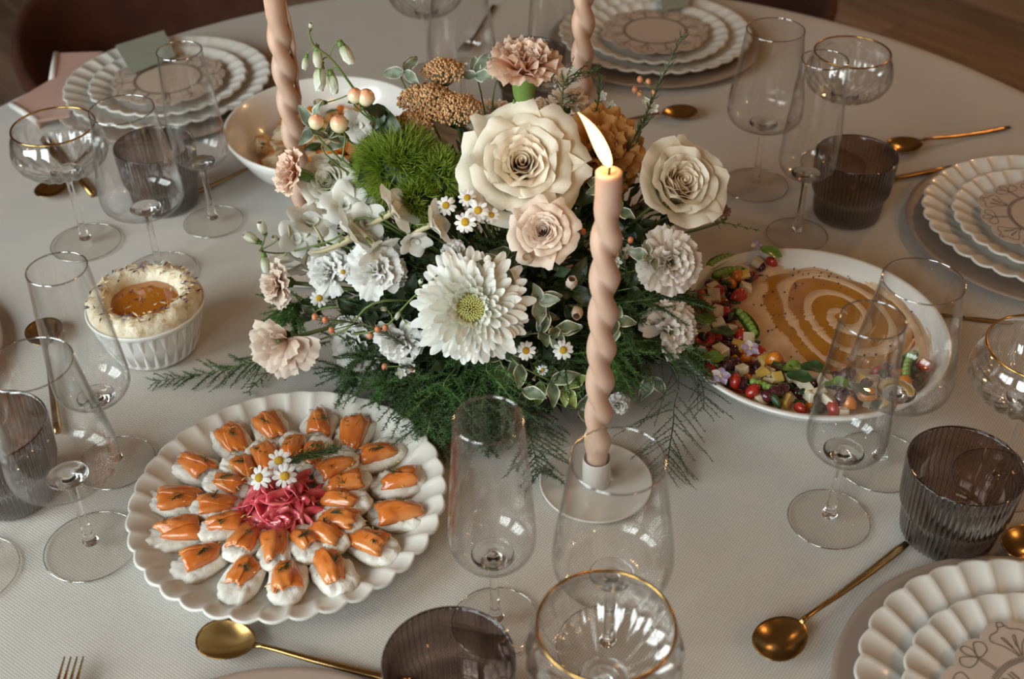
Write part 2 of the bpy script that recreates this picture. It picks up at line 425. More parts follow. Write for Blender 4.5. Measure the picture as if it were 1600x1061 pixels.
# ================================================================ glassware (built once per kind, then copied)
def shell(outer, th, rim_z):
    """closed double-walled profile from the outer one (bottom to rim)"""
    inner = [(max(r - th, 0.0006), z + (th if r < 0.02 else 0)) for r, z in outer]
    return outer[:-1] + [outer[-1], (outer[-1][0] - th * 0.5, rim_z + th * 0.5)] + list(reversed(inner))
def bez(ps, n=6):
    return [(p.x, p.z) for p in smooth_path([(r, 0, z) for r, z in ps], n)]
def foot_mesh(R):
    m = MB(); m.lathe(bez([(0.0045, 0.0065), (0.010, 0.0042), (R * 0.5, 0.0030), (R * 0.9, 0.0026), (R, 0.0017), (R * 0.985, 0.0006), (R * 0.6, 0.0005), (0.0006, 0.0005)], 4), 64)
    m.m = 1; m.tube([(R * math.cos(2 * PI * k / 64), R * math.sin(2 * PI * k / 64), 0.0015) for k in range(65)], 0.0007, 6, False)
    return m.mesh('foot', ['foot_glass', 'rim_glass'])
def stem_mesh(zt, knob=0.006):
    m = MB(); m.lathe(bez([(0.0006, 0.0068), (0.0068, 0.0072), (0.0052, 0.014), (0.0038, 0.03), (0.0034, zt * 0.6), (0.0036, zt - 0.012), (0.0052, zt - 0.003), (0.010, zt + 0.0013), (0.0165, zt + 0.0042), (0.0155, zt + 0.0055), (knob, zt + 0.0050), (0.0006, zt + 0.0062)], 4), 28)
    return m.mesh('stem', 'stem_glass')
FLUTE_H, WINE_H, COUPE_H, TUMB_H = 0.223, 0.207, 0.155, 0.083
def bowl_mesh(pts, th=0.0011, seg=72, mod=None, mt='clear_glass'):
    p = bez(pts, 5); m = MB(); m.lathe(shell(p, th, p[-1][1]), seg, mod); return m.mesh('bowl', mt)
fl_bowl = bowl_mesh([(0.004, 0.079), (0.014, 0.081), (0.025, 0.086), (0.0315, 0.094), (0.0335, 0.104), (0.0325, 0.125), (0.0295, 0.165), (0.0262, 0.205), (0.0249, FLUTE_H)])
wi_bowl = bowl_mesh([(0.004, 0.083), (0.018, 0.085), (0.034, 0.089), (0.0425, 0.096), (0.0452, 0.106), (0.0445, 0.122), (0.040, 0.155), (0.0352, 0.190), (0.0335, WINE_H)])
def rib(r, z, a, i):
    k = min(1, max(0, (r - 0.008) / 0.02)) * min(1, max(0, (COUPE_H - 0.012 - z) / 0.02))
    return r + 0.0016 * k * math.cos(22 * a), z
co_bowl = bowl_mesh([(0.004, 0.094), (0.016, 0.0955), (0.034, 0.102), (0.047, 0.113), (0.052, 0.126), (0.0505, 0.140), (0.0468, 0.150), (0.0455, COUPE_H)], 0.0012, 132, rib, 'coupe_glass')
m = MB(); m.tube([(0.0449 * math.cos(2 * PI * k / 72), 0.0449 * math.sin(2 * PI * k / 72), COUPE_H + 0.0004) for k in range(73)], 0.00115, 8, False); co_rim = m.mesh('gold_rim', 'gold_rim')
def rim_mesh(R, z):
    m = MB(); m.tube([(R * math.cos(2 * PI * k / 72), R * math.sin(2 * PI * k / 72), z) for k in range(73)], 0.0008, 6, False); return m.mesh('rim', 'rim_glass')
fl_rim, wi_rim = rim_mesh(0.0244, FLUTE_H + 0.0003), rim_mesh(0.0330, WINE_H + 0.0003)
fl_foot, wi_foot, co_foot = foot_mesh(0.0355), foot_mesh(0.0405), foot_mesh(0.0405)
fl_stem, wi_stem, co_stem = stem_mesh(0.079), stem_mesh(0.083, 0.0075), stem_mesh(0.094, 0.007)
# ribbed smoke tumbler with a stepped foot
NR = 58
def tr(r, z, a, i):
    return (r + 0.0019 * (abs(math.sin(NR / 2 * a)) - 0.64) if i < 11 else r), z
tp = [(0.030, 0.0006), (0.0372, 0.0012), (0.0388, 0.004), (0.0398, 0.012), (0.0405, 0.024), (0.0412, 0.031), (0.0436, 0.0345), (0.0452, 0.039), (0.0462, 0.055), (0.0470, 0.070), (0.0474, TUMB_H - 0.002),
      (0.0466, TUMB_H), (0.0454, TUMB_H - 0.002), (0.0446, 0.060), (0.0430, 0.042), (0.0400, 0.0335), (0.0385, 0.028), (0.0372, 0.014), (0.034, 0.0105), (0.02, 0.0098), (0.0006, 0.0096)]
m = MB(); m.lathe(tp, NR * 6, tr); m.cap(0, NR * 6, True); tumb_body = m.mesh('ribbed_body', 'smoke_glass')
m = MB(); m.tube([(0.0469 * math.cos(2 * PI * k / 96), 0.0469 * math.sin(2 * PI * k / 96), TUMB_H - 0.0006) for k in range(97)], 0.0009, 6, False); tumb_lip = m.mesh('lip', 'smoke_glass')

def stemware(kind, rim_px, label):
    foot, stem, bowl, h, name, cat = {'flute': (fl_foot, fl_stem, fl_bowl, FLUTE_H, 'champagne_glass', 'champagne glass'),
                                     'wine': (wi_foot, wi_stem, wi_bowl, WINE_H, 'wine_glass', 'wine glass'),
                                     'coupe': (co_foot, co_stem, co_bowl, COUPE_H, 'coupe_glass', 'coupe glass')}[kind]
    p = P(*rim_px, h); p.z = T + 0.0003
    t = thing(name, label, cat, p, random.random() * 6, {'flute': 'champagne glasses on the table', 'wine': 'wine glasses on the table', 'coupe': 'gold-rimmed coupes on the table'}[kind])
    link('foot', foot, t); link('stem', stem, t); link('bowl', bowl, t)
    if kind == 'coupe': link('gold_rim', co_rim, t)
    else: link('rim', fl_rim if kind == 'flute' else wi_rim, t)
    return t
def tumbler(rim_px, label):
    p = P(*rim_px, TUMB_H); p.z = T + 0.0003
    t = thing('ribbed_tumbler', label, 'tumbler', p, random.random(), 'smoke tumblers on the table')
    link('ribbed_body', tumb_body, t); link('lip', tumb_lip, t); return t

stemware('flute', (763, 657), 'slim empty champagne glass standing beside the salmon platter and the candle')
stemware('wine', (966, 720), 'wide empty wine glass standing in front of the twisted candle')
stemware('coupe', (947, 977), 'gold-rimmed coupe in front of the wine glass by the candle')
tumbler((701, 1031), 'ribbed smoke-brown tumbler beside the round gold spoon handle and a coupe')
stemware('flute', (1364, 500), 'slim empty champagne glass standing in front of the hummus dish')
stemware('wine', (1443, 440), 'wide empty wine glass with its bowl overlapping the hummus dish')
stemware('coupe', (1630, 545), 'gold-rimmed coupe behind the smoke tumbler near the hummus dish')
tumbler((1510, 726), 'ribbed smoke-brown tumbler between a coupe and the flower-drawn menu card')
stemware('flute', (89, 421), 'slim empty champagne glass overlapping the white fluted butter pot')
stemware('wine', (45, 570), 'wide empty wine glass standing beside the salmon platter')
tumbler((-15, 665), 'ribbed smoke-brown tumbler behind the wine glass next to the salmon platter')
stemware('coupe', (-140, 690), 'gold-rimmed coupe of which only the round foot shows on the cloth')
stemware('coupe', (83, 198), 'gold-rimmed coupe standing in front of the pink napkin')
stemware('wine', (190, 172), 'wide empty wine glass in front of a tumbler behind the butter pot')
stemware('flute', (280, 80), 'slim empty champagne glass before the sage card and the deep salad bowl')
tumbler((240, 225), 'ribbed smoke-brown tumbler behind the wine glass beside the deep salad bowl')
stemware('wine', (1212, 47), 'wide empty wine glass behind the hummus dish by the far charger')
stemware('flute', (1289, 94), 'slim empty champagne glass in front of the smoke tumbler beyond the hummus')
stemware('coupe', (1332, 82), 'gold-rimmed coupe standing alone near the far table edge')
tumbler((1339, 241), 'ribbed smoke-brown tumbler beyond the hummus dish beside a gold spoon')
stemware('coupe', (663, -42), 'gold-rimmed coupe near the far table edge behind the yarrow')
stemware('wine', (716, -38), 'wide empty wine glass behind the yarrow and peach carnation')
stemware('flute', (862, -30), 'slim empty champagne glass behind the peach carnation')
tumbler((829, 80), 'ribbed smoke-brown tumbler hidden behind the peach carnation stem')

# ================================================================ plates, chargers, cards
def scalloped(R, n, flat, h, amp=0.035, depth=0.0022, th=0.0035, seg_per=8, rim=0.0022):
    """scalloped plate: flat well, fluted wall, lobed edge"""
    m = MB(); seg = n * seg_per
    prof_t = [(0.001, th), (flat * 0.5, th), (flat * 0.88, th), (flat, th + 0.0006), (lerp(flat, R, 0.15), lerp(th, h, 0.10)), (lerp(flat, R, 0.38), lerp(th, h, 0.36)), (lerp(flat, R, 0.65), lerp(th, h, 0.70)), (lerp(flat, R, 0.88), lerp(th, h, 0.93)), (R, h)]
    prof_b = [(R + rim * 0.9, h + 0.0005), (R + rim * 1.2, h - rim * 0.9), (lerp(flat, R, 0.9) + rim, lerp(th, h, 0.86) - rim), (lerp(flat, R, 0.6) + rim, lerp(th, h, 0.55) - rim * 1.4), (lerp(flat, R, 0.3), lerp(th, h, 0.18) - rim), (flat * 0.98, 0.0012), (flat * 0.9, 0.0004), (0.001, 0.0004)]
    def mod(r, z, a, i):
        k = min(1, max(0, (r - flat) / (R - flat)))
        lobe = abs(math.cos(a * n / 2)) ** 0.8       # 1 at the lobe's middle, 0 at the cusp
        e = lobe - 0.62
        return r + R * amp * e * k ** 1.3, z - depth * e * math.sin(min(1, k) * PI * 0.8) * 1.6 * (1 if k > 0 else 0)
    m.lathe(prof_t + prof_b, seg, mod)
    return m.mesh('plate', 'stoneware')
din_mesh = scalloped(0.1415, 33, 0.096, 0.022, 0.026, 0.0016)
sal_mesh = scalloped(0.1075, 27, 0.072, 0.018, 0.028, 0.0016)
CH_R = 0.161
m = MB(); m.lathe([(0.001, 0.003), (0.08, 0.003), (0.115, 0.0034), (0.130, 0.006), (CH_R - 0.006, 0.0108), (CH_R - 0.001, 0.0112), (CH_R, 0.0098), (CH_R - 0.006, 0.0082), (0.131, 0.003), (0.118, 0.0004), (0.001, 0.0004)], 128)
ch_mesh = m.mesh('charger', 'taupe_stoneware')

# the die-cut menu card: lobed outline, drawn flowers, double ring, a line of letters
def card_parts():
    th = 0.0008; n = 12; m = MB(); pts = []
    S = 384
    for j in range(S):
        a = 2 * PI * j / S
        ph = (a * 6 / (2 * PI)) % 1.0
        big = max(0, 1 - abs(ph - 0.5) / 0.27) ; small = max(0, 1 - min(ph, 1 - ph) / 0.23)
        r = 0.0700 + 0.0105 * math.sqrt(max(0, 1 - (1 - big) ** 2)) * (1 - 0.10 * abs(math.cos(a * 18))) + 0.0070 * math.sqrt(max(0, 1 - (1 - small) ** 2))
        pts.append((r * math.cos(a), r * math.sin(a)))
    for z in (0, th):
        for x, y in pts: m.v.append(Vector((x, y, z)))
    for j in range(S): k = (j + 1) % S; m.face((j, k, S + k, S + j))
    m.face(tuple(range(S - 1, -1, -1))); m.face(tuple(range(S, 2 * S)))
    card = m.mesh('card', 'card_paper', False)
    ink = MB(); z = th + 0.0001; lw = 0.00042
    def line(ps, cyc=False):
        q = smooth_path([(x, y, z) for x, y in ps], 4)
        if len(q) > 1: ink.tube(q, lw, 4)
    def ring(r, k=96): ink.tube([(r * math.cos(2 * PI * j / k), r * math.sin(2 * PI * j / k), z) for j in range(k + 1)], lw, 4, False)
    ring(0.0435); ring(0.0450)
    for j in range(120):
        a = 2 * PI * j / 120; c = Vector((0.0466 * math.cos(a), 0.0466 * math.sin(a), z))
        ink.tube([c + Vector((0.0011 * math.cos(b), 0.0011 * math.sin(b), 0)) for b in (0, 2.1, 4.2, 6.28)], lw * 0.7, 3, False)
    def polar(lst, a0): return [(r * math.cos(a0 + d), r * math.sin(a0 + d)) for r, d in lst]
    for k in range(6):
        a0 = 2 * PI * (k + 0.5) / 6      # trumpet flower
        for sg in (1, -1):
            line(polar([(0.048, 0.03 * sg), (0.058, 0.12 * sg), (0.066, 0.22 * sg), (0.0705, 0.17 * sg), (0.072, 0.07 * sg), (0.0755, 0.035 * sg)], a0))
            line(polar([(0.048, 0.012 * sg), (0.058, 0.05 * sg), (0.0655, 0.085 * sg), (0.0650, 0.055 * sg), (0.056, 0.025 * sg)], a0))
        line(polar([(0.0755, -0.035), (0.0785, -0.025), (0.0787, 0.02), (0.0757, 0.035), (0.0748, 0.0), (0.0755, -0.035)], a0))
        a1 = 2 * PI * k / 6              # bud with two leaves
        for sg in (1, -1):
            line(polar([(0.048, 0.0 + 0.02 * sg), (0.056, 0.02 * sg), (0.062, 0.012 * sg), (0.063, 0.0)], a1))
            line(polar([(0.062, 0.0), (0.066, 0.04 * sg), (0.072, 0.13 * sg), (0.069, 0.21 * sg), (0.063, 0.19 * sg), (0.061, 0.09 * sg), (0.062, 0.0)], a1))
        line(polar([(0.063, 0.0), (0.070, 0.055), (0.0755, 0.03), (0.0745, -0.03), (0.069, -0.05), (0.063, 0.0)], a1))
    ink_me = ink.mesh('drawing', 'card_ink')
    return card, ink_me
card_me, ink_me = card_parts()
def letters(txt, size, parent, loc, rz):
    c = bpy.data.curves.new('lettering', 'FONT'); c.body = txt; c.size = size; c.extrude = 0.00015; c.align_x = 'CENTER'; c.align_y = 'CENTER'
    c.materials.append(M_['card_ink'])
    tmp = bpy.data.objects.new('lettering', c); COL.objects.link(tmp); dg = bpy.context.evaluated_depsgraph_get(); me = bpy.data.meshes.new_from_object(tmp.evaluated_get(dg)); bpy.data.objects.remove(tmp)
    me.materials.clear(); me.materials.append(M_['card_ink'])
    return link('lettering', me, parent, Matrix.Translation(loc) @ Matrix.Rotation(rz, 4, 'Z'))
def setting(px, where, rz=0.0, dinner=True, salad=True, cardrot=0.3, charger=True, text=None):
    p = P(*px, 0.0); z = T + 0.0004
    if charger:
        o = link('charger_plate', ch_mesh); o.location = (p.x, p.y, z); tag(o, 'round taupe stoneware charger plate ' + where, 'charger', 'taupe chargers'); z += 0.0034
    if dinner:
        o = link('dinner_plate', din_mesh); o.location = (p.x, p.y, z); o.rotation_euler.z = rz; tag(o, 'large scalloped cream dinner plate ' + where, 'plate', 'scalloped dinner plates'); z += 0.0036
    if salad:
        o = link('salad_plate', sal_mesh); o.location = (p.x, p.y, z); o.rotation_euler.z = rz + 0.1; tag(o, 'small scalloped cream salad plate ' + where, 'plate', 'scalloped salad plates'); z += 0.0175
        t = thing('menu_card', 'die-cut beige card with line-drawn flowers ' + where, 'card', (p.x, p.y, z - 0.0005), cardrot, 'die-cut menu cards')
        link('card', card_me, t); link('drawing', ink_me, t)
        t.scale = (1.04,) * 3
        if text: letters(text, 0.012, t, Matrix.Rotation(-cardrot, 3, 'Z') @ Vector((-0.024, 0.027, 0.0009)), -cardrot + 0.6)
    return p
setting((1640, 1143), 'beside the gold spoon and smoke tumbler', 0.0, cardrot=0.22, text='NI')
setting((1634, 368), 'beyond the hummus dish near two gold spoons', 0.2, cardrot=1.0)
setting((1022, 72), 'behind the candle and bouquet at the far table edge', 0.3, cardrot=0.7)
setting((268, 148), 'next to the pink napkin', 0.1, cardrot=0.2)
setting((400, 1368), 'below the salmon platter, only its edge showing', 0.1, dinner=False, salad=False)
setting((-247, 590), 'behind the wine glass, only its edge showing', 0.0, dinner=False, salad=False)

# pink napkin, folded, white hem
def napkin():
    a = [P(22, 178), P(62, 205), P(112, 196), P(116, 150), P(140, 112), P(165, 96), P(92, 98), P(85, 138)]
    t = thing('napkin', 'dusty pink folded napkin with a white hem', 'napkin', (P(110, 150).x, P(110, 150).y, T))
    o0 = Vector(t.location); m = MB(); n = len(a)
    zs = (0.0125, 0.016)
    for z in zs:
        for p in a: m.v.append(Vector((p.x - o0.x, p.y - o0.y, z + 0.002 * noise.noise(p * 15))))
    for j in range(n): k = (j + 1) % n; m.face((j, k, n + k, n + j))
    m.face(tuple(range(n))); m.face(tuple(range(2 * n - 1, n - 1, -1)))
    m.build('fold', 'pink_linen', t, False)
    m = MB(); b = [P(30, 176), P(62, 202), P(80, 190), P(84, 150), P(72, 148)]; n = len(b)
    for z in (0.0005, 0.0125):
        for p in b: m.v.append(Vector((p.x - o0.x, p.y - o0.y, z)))
    for j in range(n): k = (j + 1) % n; m.face((j, k, n + k, n + j))
    m.face(tuple(range(n))); m.face(tuple(range(2 * n - 1, n - 1, -1))); m.build('lower_fold', 'pink_linen', t, False)
    for (u, v) in ((0, 1), (6, 7)):
        m = MB(); q = [Vector((a[i].x - o0.x, a[i].y - o0.y, 0.0145)) for i in (u, v)]
        m.tube([q[0], (q[0] + q[1]) / 2 + Vector((0, 0, 0.001)), q[1]], 0.0045, 8); m.build('hem', 'white_hem', t)
napkin()
# sage cards
def sage(px4, z0, z1, label):
    m = MB(); q = [P(px4[0][0], px4[0][1], z0), P(px4[1][0], px4[1][1], z0), P(px4[2][0], px4[2][1], z1), P(px4[3][0], px4[3][1], z1)]
    c = sum(q, Vector()) / 4
    for dz in (0, 0.0009):
        for p in q: m.v.append(p - c + Vector((0, 0, dz)))
    for f in ((0, 1, 2, 3), (7, 6, 5, 4), (0, 4, 5, 1), (1, 5, 6, 2), (2, 6, 7, 3), (3, 7, 4, 0)): m.face(f)
    o = m.build('folded_card', 'sage_paper', None, False); o.location = c; tag(o, label, 'card', 'sage green cards')
sage([(206, 116), (275, 88), (256, 48), (180, 72)], 0.030, 0.038, 'sage green paper card lying across the plate rim beside the pink napkin')
sage([(1035, 18), (1075, 10), (1078, -18), (1030, -14)], 0.030, 0.038, 'sage green paper card on the far plate behind the candle')

# ================================================================ cutlery
def spoon_mesh():
    bw = MB(); rows = []; nu, nv = 12, 24
    for side in (0, 1):
        for i in range(nu + 1):
            q = (i / nu) if side == 0 else 1 - i / nu
            row = []
            for j in range(nv):
                a = 2 * PI * j / nv
                x = 0.0245 * q * math.cos(a); y = 0.0195 * q * math.sin(a) * (1 - 0.10 * math.cos(a))
                d = 0.0085 * (1 - q * q)
                row.append(Vector((x, y, 0.0105 - d - (0.0 if side == 0 else 0.0011))))
            rows.append(row)
    bw.grid(rows, len(rows) - 1, nv, True)
    h = MB(); pts = [(0.0235, 0, 0.0098), (0.032, 0, 0.0112), (0.045, 0, 0.0100), (0.075, 0, 0.0065), (0.115, 0, 0.0042), (0.152, 0, 0.0040), (0.163, 0, 0.0040)]
    wd = [0.0030, 0.0021, 0.0022, 0.0029, 0.0037, 0.0041, 0.0030]; ht = [0.0012, 0.0018, 0.002, 0.0022, 0.0023, 0.0022, 0.0016]
    rows = []
    for p, w_, t_ in zip(pts, wd, ht):
        rows.append([Vector(p) + Vector((0, w_ * math.cos(2 * PI * k / 10), t_ * math.sin(2 * PI * k / 10))) for k in range(10)])
    h.grid(rows, 6, 10, True); h.cap(0, 10, True); h.cap(60, 10)
    return bw.mesh('bowl', 'gold'), h.mesh('handle', 'gold')
def fork_mesh():
    hd = MB(); hd.box((0.0, 0, 0.006), (0.024, 0.017, 0.0016), Matrix.Rotation(0.15, 3, 'Y')); tines = []
    for k in range(4):
        m = MB(); y = (k - 1.5) * 0.0049; m.tube([(-0.010, y, 0.0072), (-0.028, y, 0.0095), (-0.046, y, 0.0118)], [0.0016, 0.0013, 0.0006], 6); tines.append(m.mesh('tine', 'gold'))
    h = MB(); rows = []
    for x, z, w_, t_ in ((0.010, 0.0045, 0.0075, 0.0009), (0.020, 0.004, 0.003, 0.0018), (0.05, 0.0032, 0.0024, 0.002), (0.10, 0.0030, 0.0035, 0.0022), (0.15, 0.0028, 0.0042, 0.0020)):
        rows.append([Vector((x, w_ * math.cos(2 * PI * k / 10), z + t_ * math.sin(2 * PI * k / 10))) for k in range(10)])
    h.grid(rows, 4, 10, True); h.cap(0, 10, True); h.cap(40, 10)
    return hd.mesh('head', 'gold'), tines, h.mesh('handle', 'gold')
def knife_mesh():
    b = MB(); rows = []
    for x, w_ in ((-0.10, 0.0012), (-0.092, 0.006), (-0.07, 0.0085), (-0.03, 0.0088), (0.0, 0.006)):
        rows.append([Vector((x, -w_, 0.0022)), Vector((x, 0, 0.0031)), Vector((x, w_, 0.0022)), Vector((x, 0, 0.0013))])
    b.grid(rows, 4, 4, True); b.cap(0, 4, True)
    h = MB(); h.tube([(0, 0, 0.0045), (0.02, 0, 0.0045), (0.07, 0, 0.0045), (0.115, 0, 0.0045)], [0.0032, 0.0034, 0.0042, 0.0040], 10)
    return b.mesh('blade', 'gold'), h.mesh('handle', 'gold')
sp_b, sp_h = spoon_mesh(); fk_h, fk_t, fk_n = fork_mesh(); kn_b, kn_h = knife_mesh()
def lay(kind, head_px, end_px, label, sc=1.0, z=0.0):
    a, b = P(*head_px, 0.006 + z), P(*end_px, 0.004 + z); ang = math.atan2(b.y - a.y, b.x - a.x)
    t = thing({'spoon': 'round_spoon', 'fork': 'dinner_fork', 'knife': 'dinner_knife'}[kind], label, kind, (a.x, a.y, T - 0.0004 + z), ang, 'brushed gold cutlery')
    t.scale = (sc,) * 3
    if kind == 'spoon': link('bowl', sp_b, t); link('handle', sp_h, t)
    elif kind == 'fork':
        link('head', fk_h, t); link('handle', fk_n, t)
        for q in fk_t: link('tine', q, t)
    else: link('blade', kn_b, t); link('handle', kn_h, t)
    return t
lay('spoon', (354, 1003), (606, 1058), 'gold round-bowled spoon lying between the salmon platter and a tumbler')
lay('spoon', (1219, 1001), (1411, 853), 'gold round-bowled spoon pointing at the smoke tumbler beside the menu card')
lay('spoon', (70, 522), (92, 690), 'gold round-bowled spoon seen through a champagne glass beside the butter pot')
lay('spoon', (82, 296), (150, 225), 'gold round-bowled spoon under the coupe by the pink napkin')
lay('knife', (100, 250), (152, 313), 'gold knife handle under the coupe by the pink napkin', 0.9)
lay('spoon', (425, 254), (313, 297), 'gold spoon handle poking out from under the deep salad bowl', 0.95)
lay('spoon', (1413, 229), (1610, 192), 'gold round-bowled spoon next to the tumbler beyond the hummus dish')
lay('knife', (1392, 277), (1520, 256), 'gold knife tip tucked under the charger beyond the hummus dish', 0.9)
lay('spoon', (1062, 178), (900, 200), 'gold spoon bowl just below the far charger behind the bouquet')
lay('fork', (735, 66), (770, 10), 'gold fork seen through the wine glass near the far table edge')
lay('fork', (92, 1112), (55, 1230), 'gold fork with only its tine tips showing below the salmon platter')
lay('spoon', (1605, 852), (1700, 800), 'gold spoon bowl peeking out beside the smoke tumbler and scalloped plates')
lay('knife', (1508, 491), (1440, 486), 'gold knife tip beside the hummus dish behind the wine glass', 0.5)

# ================================================================ candles
def candle(px, y, drips, label, hold_label, seed):
    """px: pixel of the candle's foot at the holder (or where it would be), y: depth"""
    base = PY(px[0], px[1], y); base.z = T
    L = 0.318
    t = thing('candle_holder', hold_label, 'candle holder', (base.x, base.y, T + 0.0003), 0, 'candle holders')
    m = MB(); m.lathe([(0.001, 0.0006), (0.045, 0.0006), (0.050, 0.0015), (0.0515, 0.004), (0.0512, 0.0056), (0.0498, 0.0052), (0.047, 0.0040), (0.02, 0.0038), (0.001, 0.0038)], 72); m.build('dish', 'matte_white', t)
    m = MB(); m.lathe([(0.0112, 0.0038), (0.0126, 0.0045), (0.0128, 0.033), (0.0123, 0.0345), (0.0116, 0.033), (0.0112, 0.010), (0.001, 0.010)], 40); m.build('cup', 'matte_white', t)
    c = thing('twisted_candle', label, 'candle', (base.x, base.y, T + 0.0105), seed, 'twisted candles')
    m = MB(); rows = []; nz, na = 140, 36
    for i in range(nz + 1):
        u = i / nz; z = u * L
        k = min(1, max(0, (u - 0.09) / 0.06)) * min(1, max(0, (0.93 - u) / 0.10))
        r0 = lerp(0.0092, 0.0101, min(1, max(0, (u - 0.07) / 0.06)))
        tw = -u * L / 0.036 * PI
        row = []
        for j in range(na):
            a = 2 * PI * j / na
            lob = abs(math.cos(a - tw)) ** 1.25 - 0.55
            r = r0 * (1 + 0.56 * lob * k)
            row.append(Vector((r * math.cos(a), r * math.sin(a), z)))
        rows.append(row)
    for q, dz in ((0.75, 0.0015), (0.45, -0.001), (0.03, -0.002)):
        rows.append([Vector((0.0101 * q * math.cos(2 * PI * j / na), 0.0101 * q * math.sin(2 * PI * j / na), L + dz)) for j in range(na)])
    m.grid(rows, nz + 3, na, True); m.cap(0, na, True); m.build('wax', 'candle_wax', c)
    for k in range(drips):
        m = MB(); a = 0.25 - seed + 0.22 * k; zz = L - 0.012 - 0.03 * k; q = Vector((math.cos(a), math.sin(a), 0))
        m.tube([q * 0.0100 + Vector((0, 0, zz)), q * 0.0120 + Vector((0, 0, zz - 0.02)), q * 0.0128 + Vector((0, 0, zz - 0.05)), q * 0.0122 + Vector((0, 0, zz - 0.062))], [0.0016, 0.0022, 0.0030, 0.0012], 8); m.build('wax_drip', 'candle_wax', c)
    m = MB(); m.tube([(0, 0, L - 0.003), (0.0003, 0, L + 0.004), (-0.001, 0, L + 0.010)], 0.0009, 6); m.build('wick', 'wick', c)
    # flame leaning in the draught
    fl = Matrix.Rotation(-seed, 4, 'Z') @ Matrix.Translation((0, 0, L + 0.004))
    lean = Vector((-0.024, 0.004, 0.044))
    m = MB(); rows = []
    for i in range(19):
        u = i / 18; r = 0.0058 * (math.sin(PI * min(1, u * 1.02) ** 0.62) ** 0.85) * (1 - 0.35 * u) + 0.0002
        cc = lean * u + Vector((0, 0, 0.006 * math.sin(PI * u)))
        rows.append([cc + Vector((r * math.cos(2 * PI * j / 16), r * math.sin(2 * PI * j / 16), 0)) for j in range(16)])
    m.grid(rows, 18, 16, True); o = m.build('flame', 'flame_core', c); o.matrix_basis = fl
    d = bpy.data.lights.new('candle_light', 'POINT'); d.energy = 0.30; d.color = (1.0, 0.55, 0.20); d.shadow_soft_size = 0.012
    o = bpy.data.objects.new('candle_light', d); COL.objects.link(o); o.parent = c; o.matrix_basis = fl @ Matrix.Translation(lean * 0.6)
    return c
candle((931, 757), 0.763, 0, 'lit blush-pink twisted candle standing in front of the bouquet', 'off-white dish candle holder seen through a wine glass', 0.4)
candle((496, 470), 1.125, 3, 'blush-pink twisted candle rising in front of the deep salad bowl', 'off-white dish candle holder hidden behind the white larkspur', 1.5)
candle((902, 424), 1.20, 0, 'blush-pink twisted candle in front of the far scalloped plates', 'off-white dish candle holder hidden behind the bouquet', 2.3)
# ================================================================ food materials
mat('cream_cheese', (0.82, 0.80, 0.73), 0.5, (0.66, 0.62, 0.52), 260.0, 0.5, 0.85, bump=0.5, bs=220, sss=0.1)
mat('toast', (0.48, 0.36, 0.22), 0.8, (0.60, 0.49, 0.34), 90.0, bump=0.6, bs=350)
mat('salmon', (0.64, 0.165, 0.025), 0.24, (0.80, 0.34, 0.12), 55.0, 0.45, 0.85, spec=0.6, coat=0.5, sss=0.2, sssr=(0.008, 0.003, 0.001), bump=0.15, bs=120)
mat('pickled_onion', (0.66, 0.05, 0.085), 0.16, (0.78, 0.19, 0.20), 70.0, spec=0.6, coat=0.6, sss=0.25, sssr=(0.006, 0.002, 0.002))
mat('dill', (0.055, 0.085, 0.022), 0.6, (0.09, 0.13, 0.035), 60.0, translucent=0.2)
mat('zest', (0.72, 0.52, 0.09), 0.5, (0.76, 0.60, 0.20), 100.0)
mat('daisy_petal', (0.84, 0.83, 0.79), 0.55, (0.76, 0.75, 0.72), 300.0, translucent=0.15)
mat('daisy_eye', (0.72, 0.38, 0.02), 0.7, (0.80, 0.52, 0.04), 500.0, bump=1.0, bs=1600)
mat('butter', (0.80, 0.73, 0.56), 0.42, (0.60, 0.43, 0.22), 75.0, 0.46, 0.72, bump=1.0, bs=150, sss=0.15)
mat('honey', (0.40, 0.125, 0.006), 0.07, (0.46, 0.16, 0.01), 60.0, spec=0.7, coat=0.7, sss=0.1)
mat('dried_violet', (0.055, 0.032, 0.075), 0.7, (0.14, 0.09, 0.16), 200.0)
mat('dried_straw', (0.60, 0.44, 0.22), 0.7, (0.70, 0.56, 0.36), 200.0)
mat('dried_red', (0.10, 0.02, 0.016), 0.7, (0.17, 0.035, 0.025), 200.0)
mat('hummus', (0.66, 0.44, 0.26), 0.42, (0.74, 0.55, 0.36), 40.0, bump=0.4, bs=260, sss=0.1)
mat('olive_oil', (0.40, 0.165, 0.012), 0.22, (0.50, 0.24, 0.03), 30.0, spec=0.5, coat=0.15)
mat('pepper_speck', (0.02, 0.012, 0.008), 0.6, (0.05, 0.03, 0.02), 300.0)
mat('veg_cream', (0.72, 0.62, 0.42), 0.3, (0.78, 0.72, 0.58), 90.0, coat=0.3, sss=0.15)
mat('veg_yellow', (0.72, 0.45, 0.05), 0.3, (0.76, 0.60, 0.24), 70.0, coat=0.3)
mat('veg_red', (0.36, 0.016, 0.012), 0.2, (0.46, 0.045, 0.02), 70.0, coat=0.5)
mat('veg_orange', (0.66, 0.17, 0.012), 0.22, (0.60, 0.25, 0.03), 70.0, coat=0.4)
mat('veg_purple', (0.045, 0.010, 0.018), 0.18, (0.09, 0.018, 0.025), 70.0, coat=0.5)
mat('veg_green', (0.10, 0.20, 0.025), 0.35, (0.17, 0.30, 0.05), 60.0, coat=0.2)
mat('pea', (0.20, 0.35, 0.06), 0.35, (0.26, 0.42, 0.09), 120.0, coat=0.2)
mat('veg_dark_green', (0.018, 0.045, 0.016), 0.4, (0.04, 0.085, 0.025), 80.0)
mat('viola', (0.62, 0.57, 0.70), 0.5, (0.36, 0.27, 0.52), 130.0, translucent=0.2)
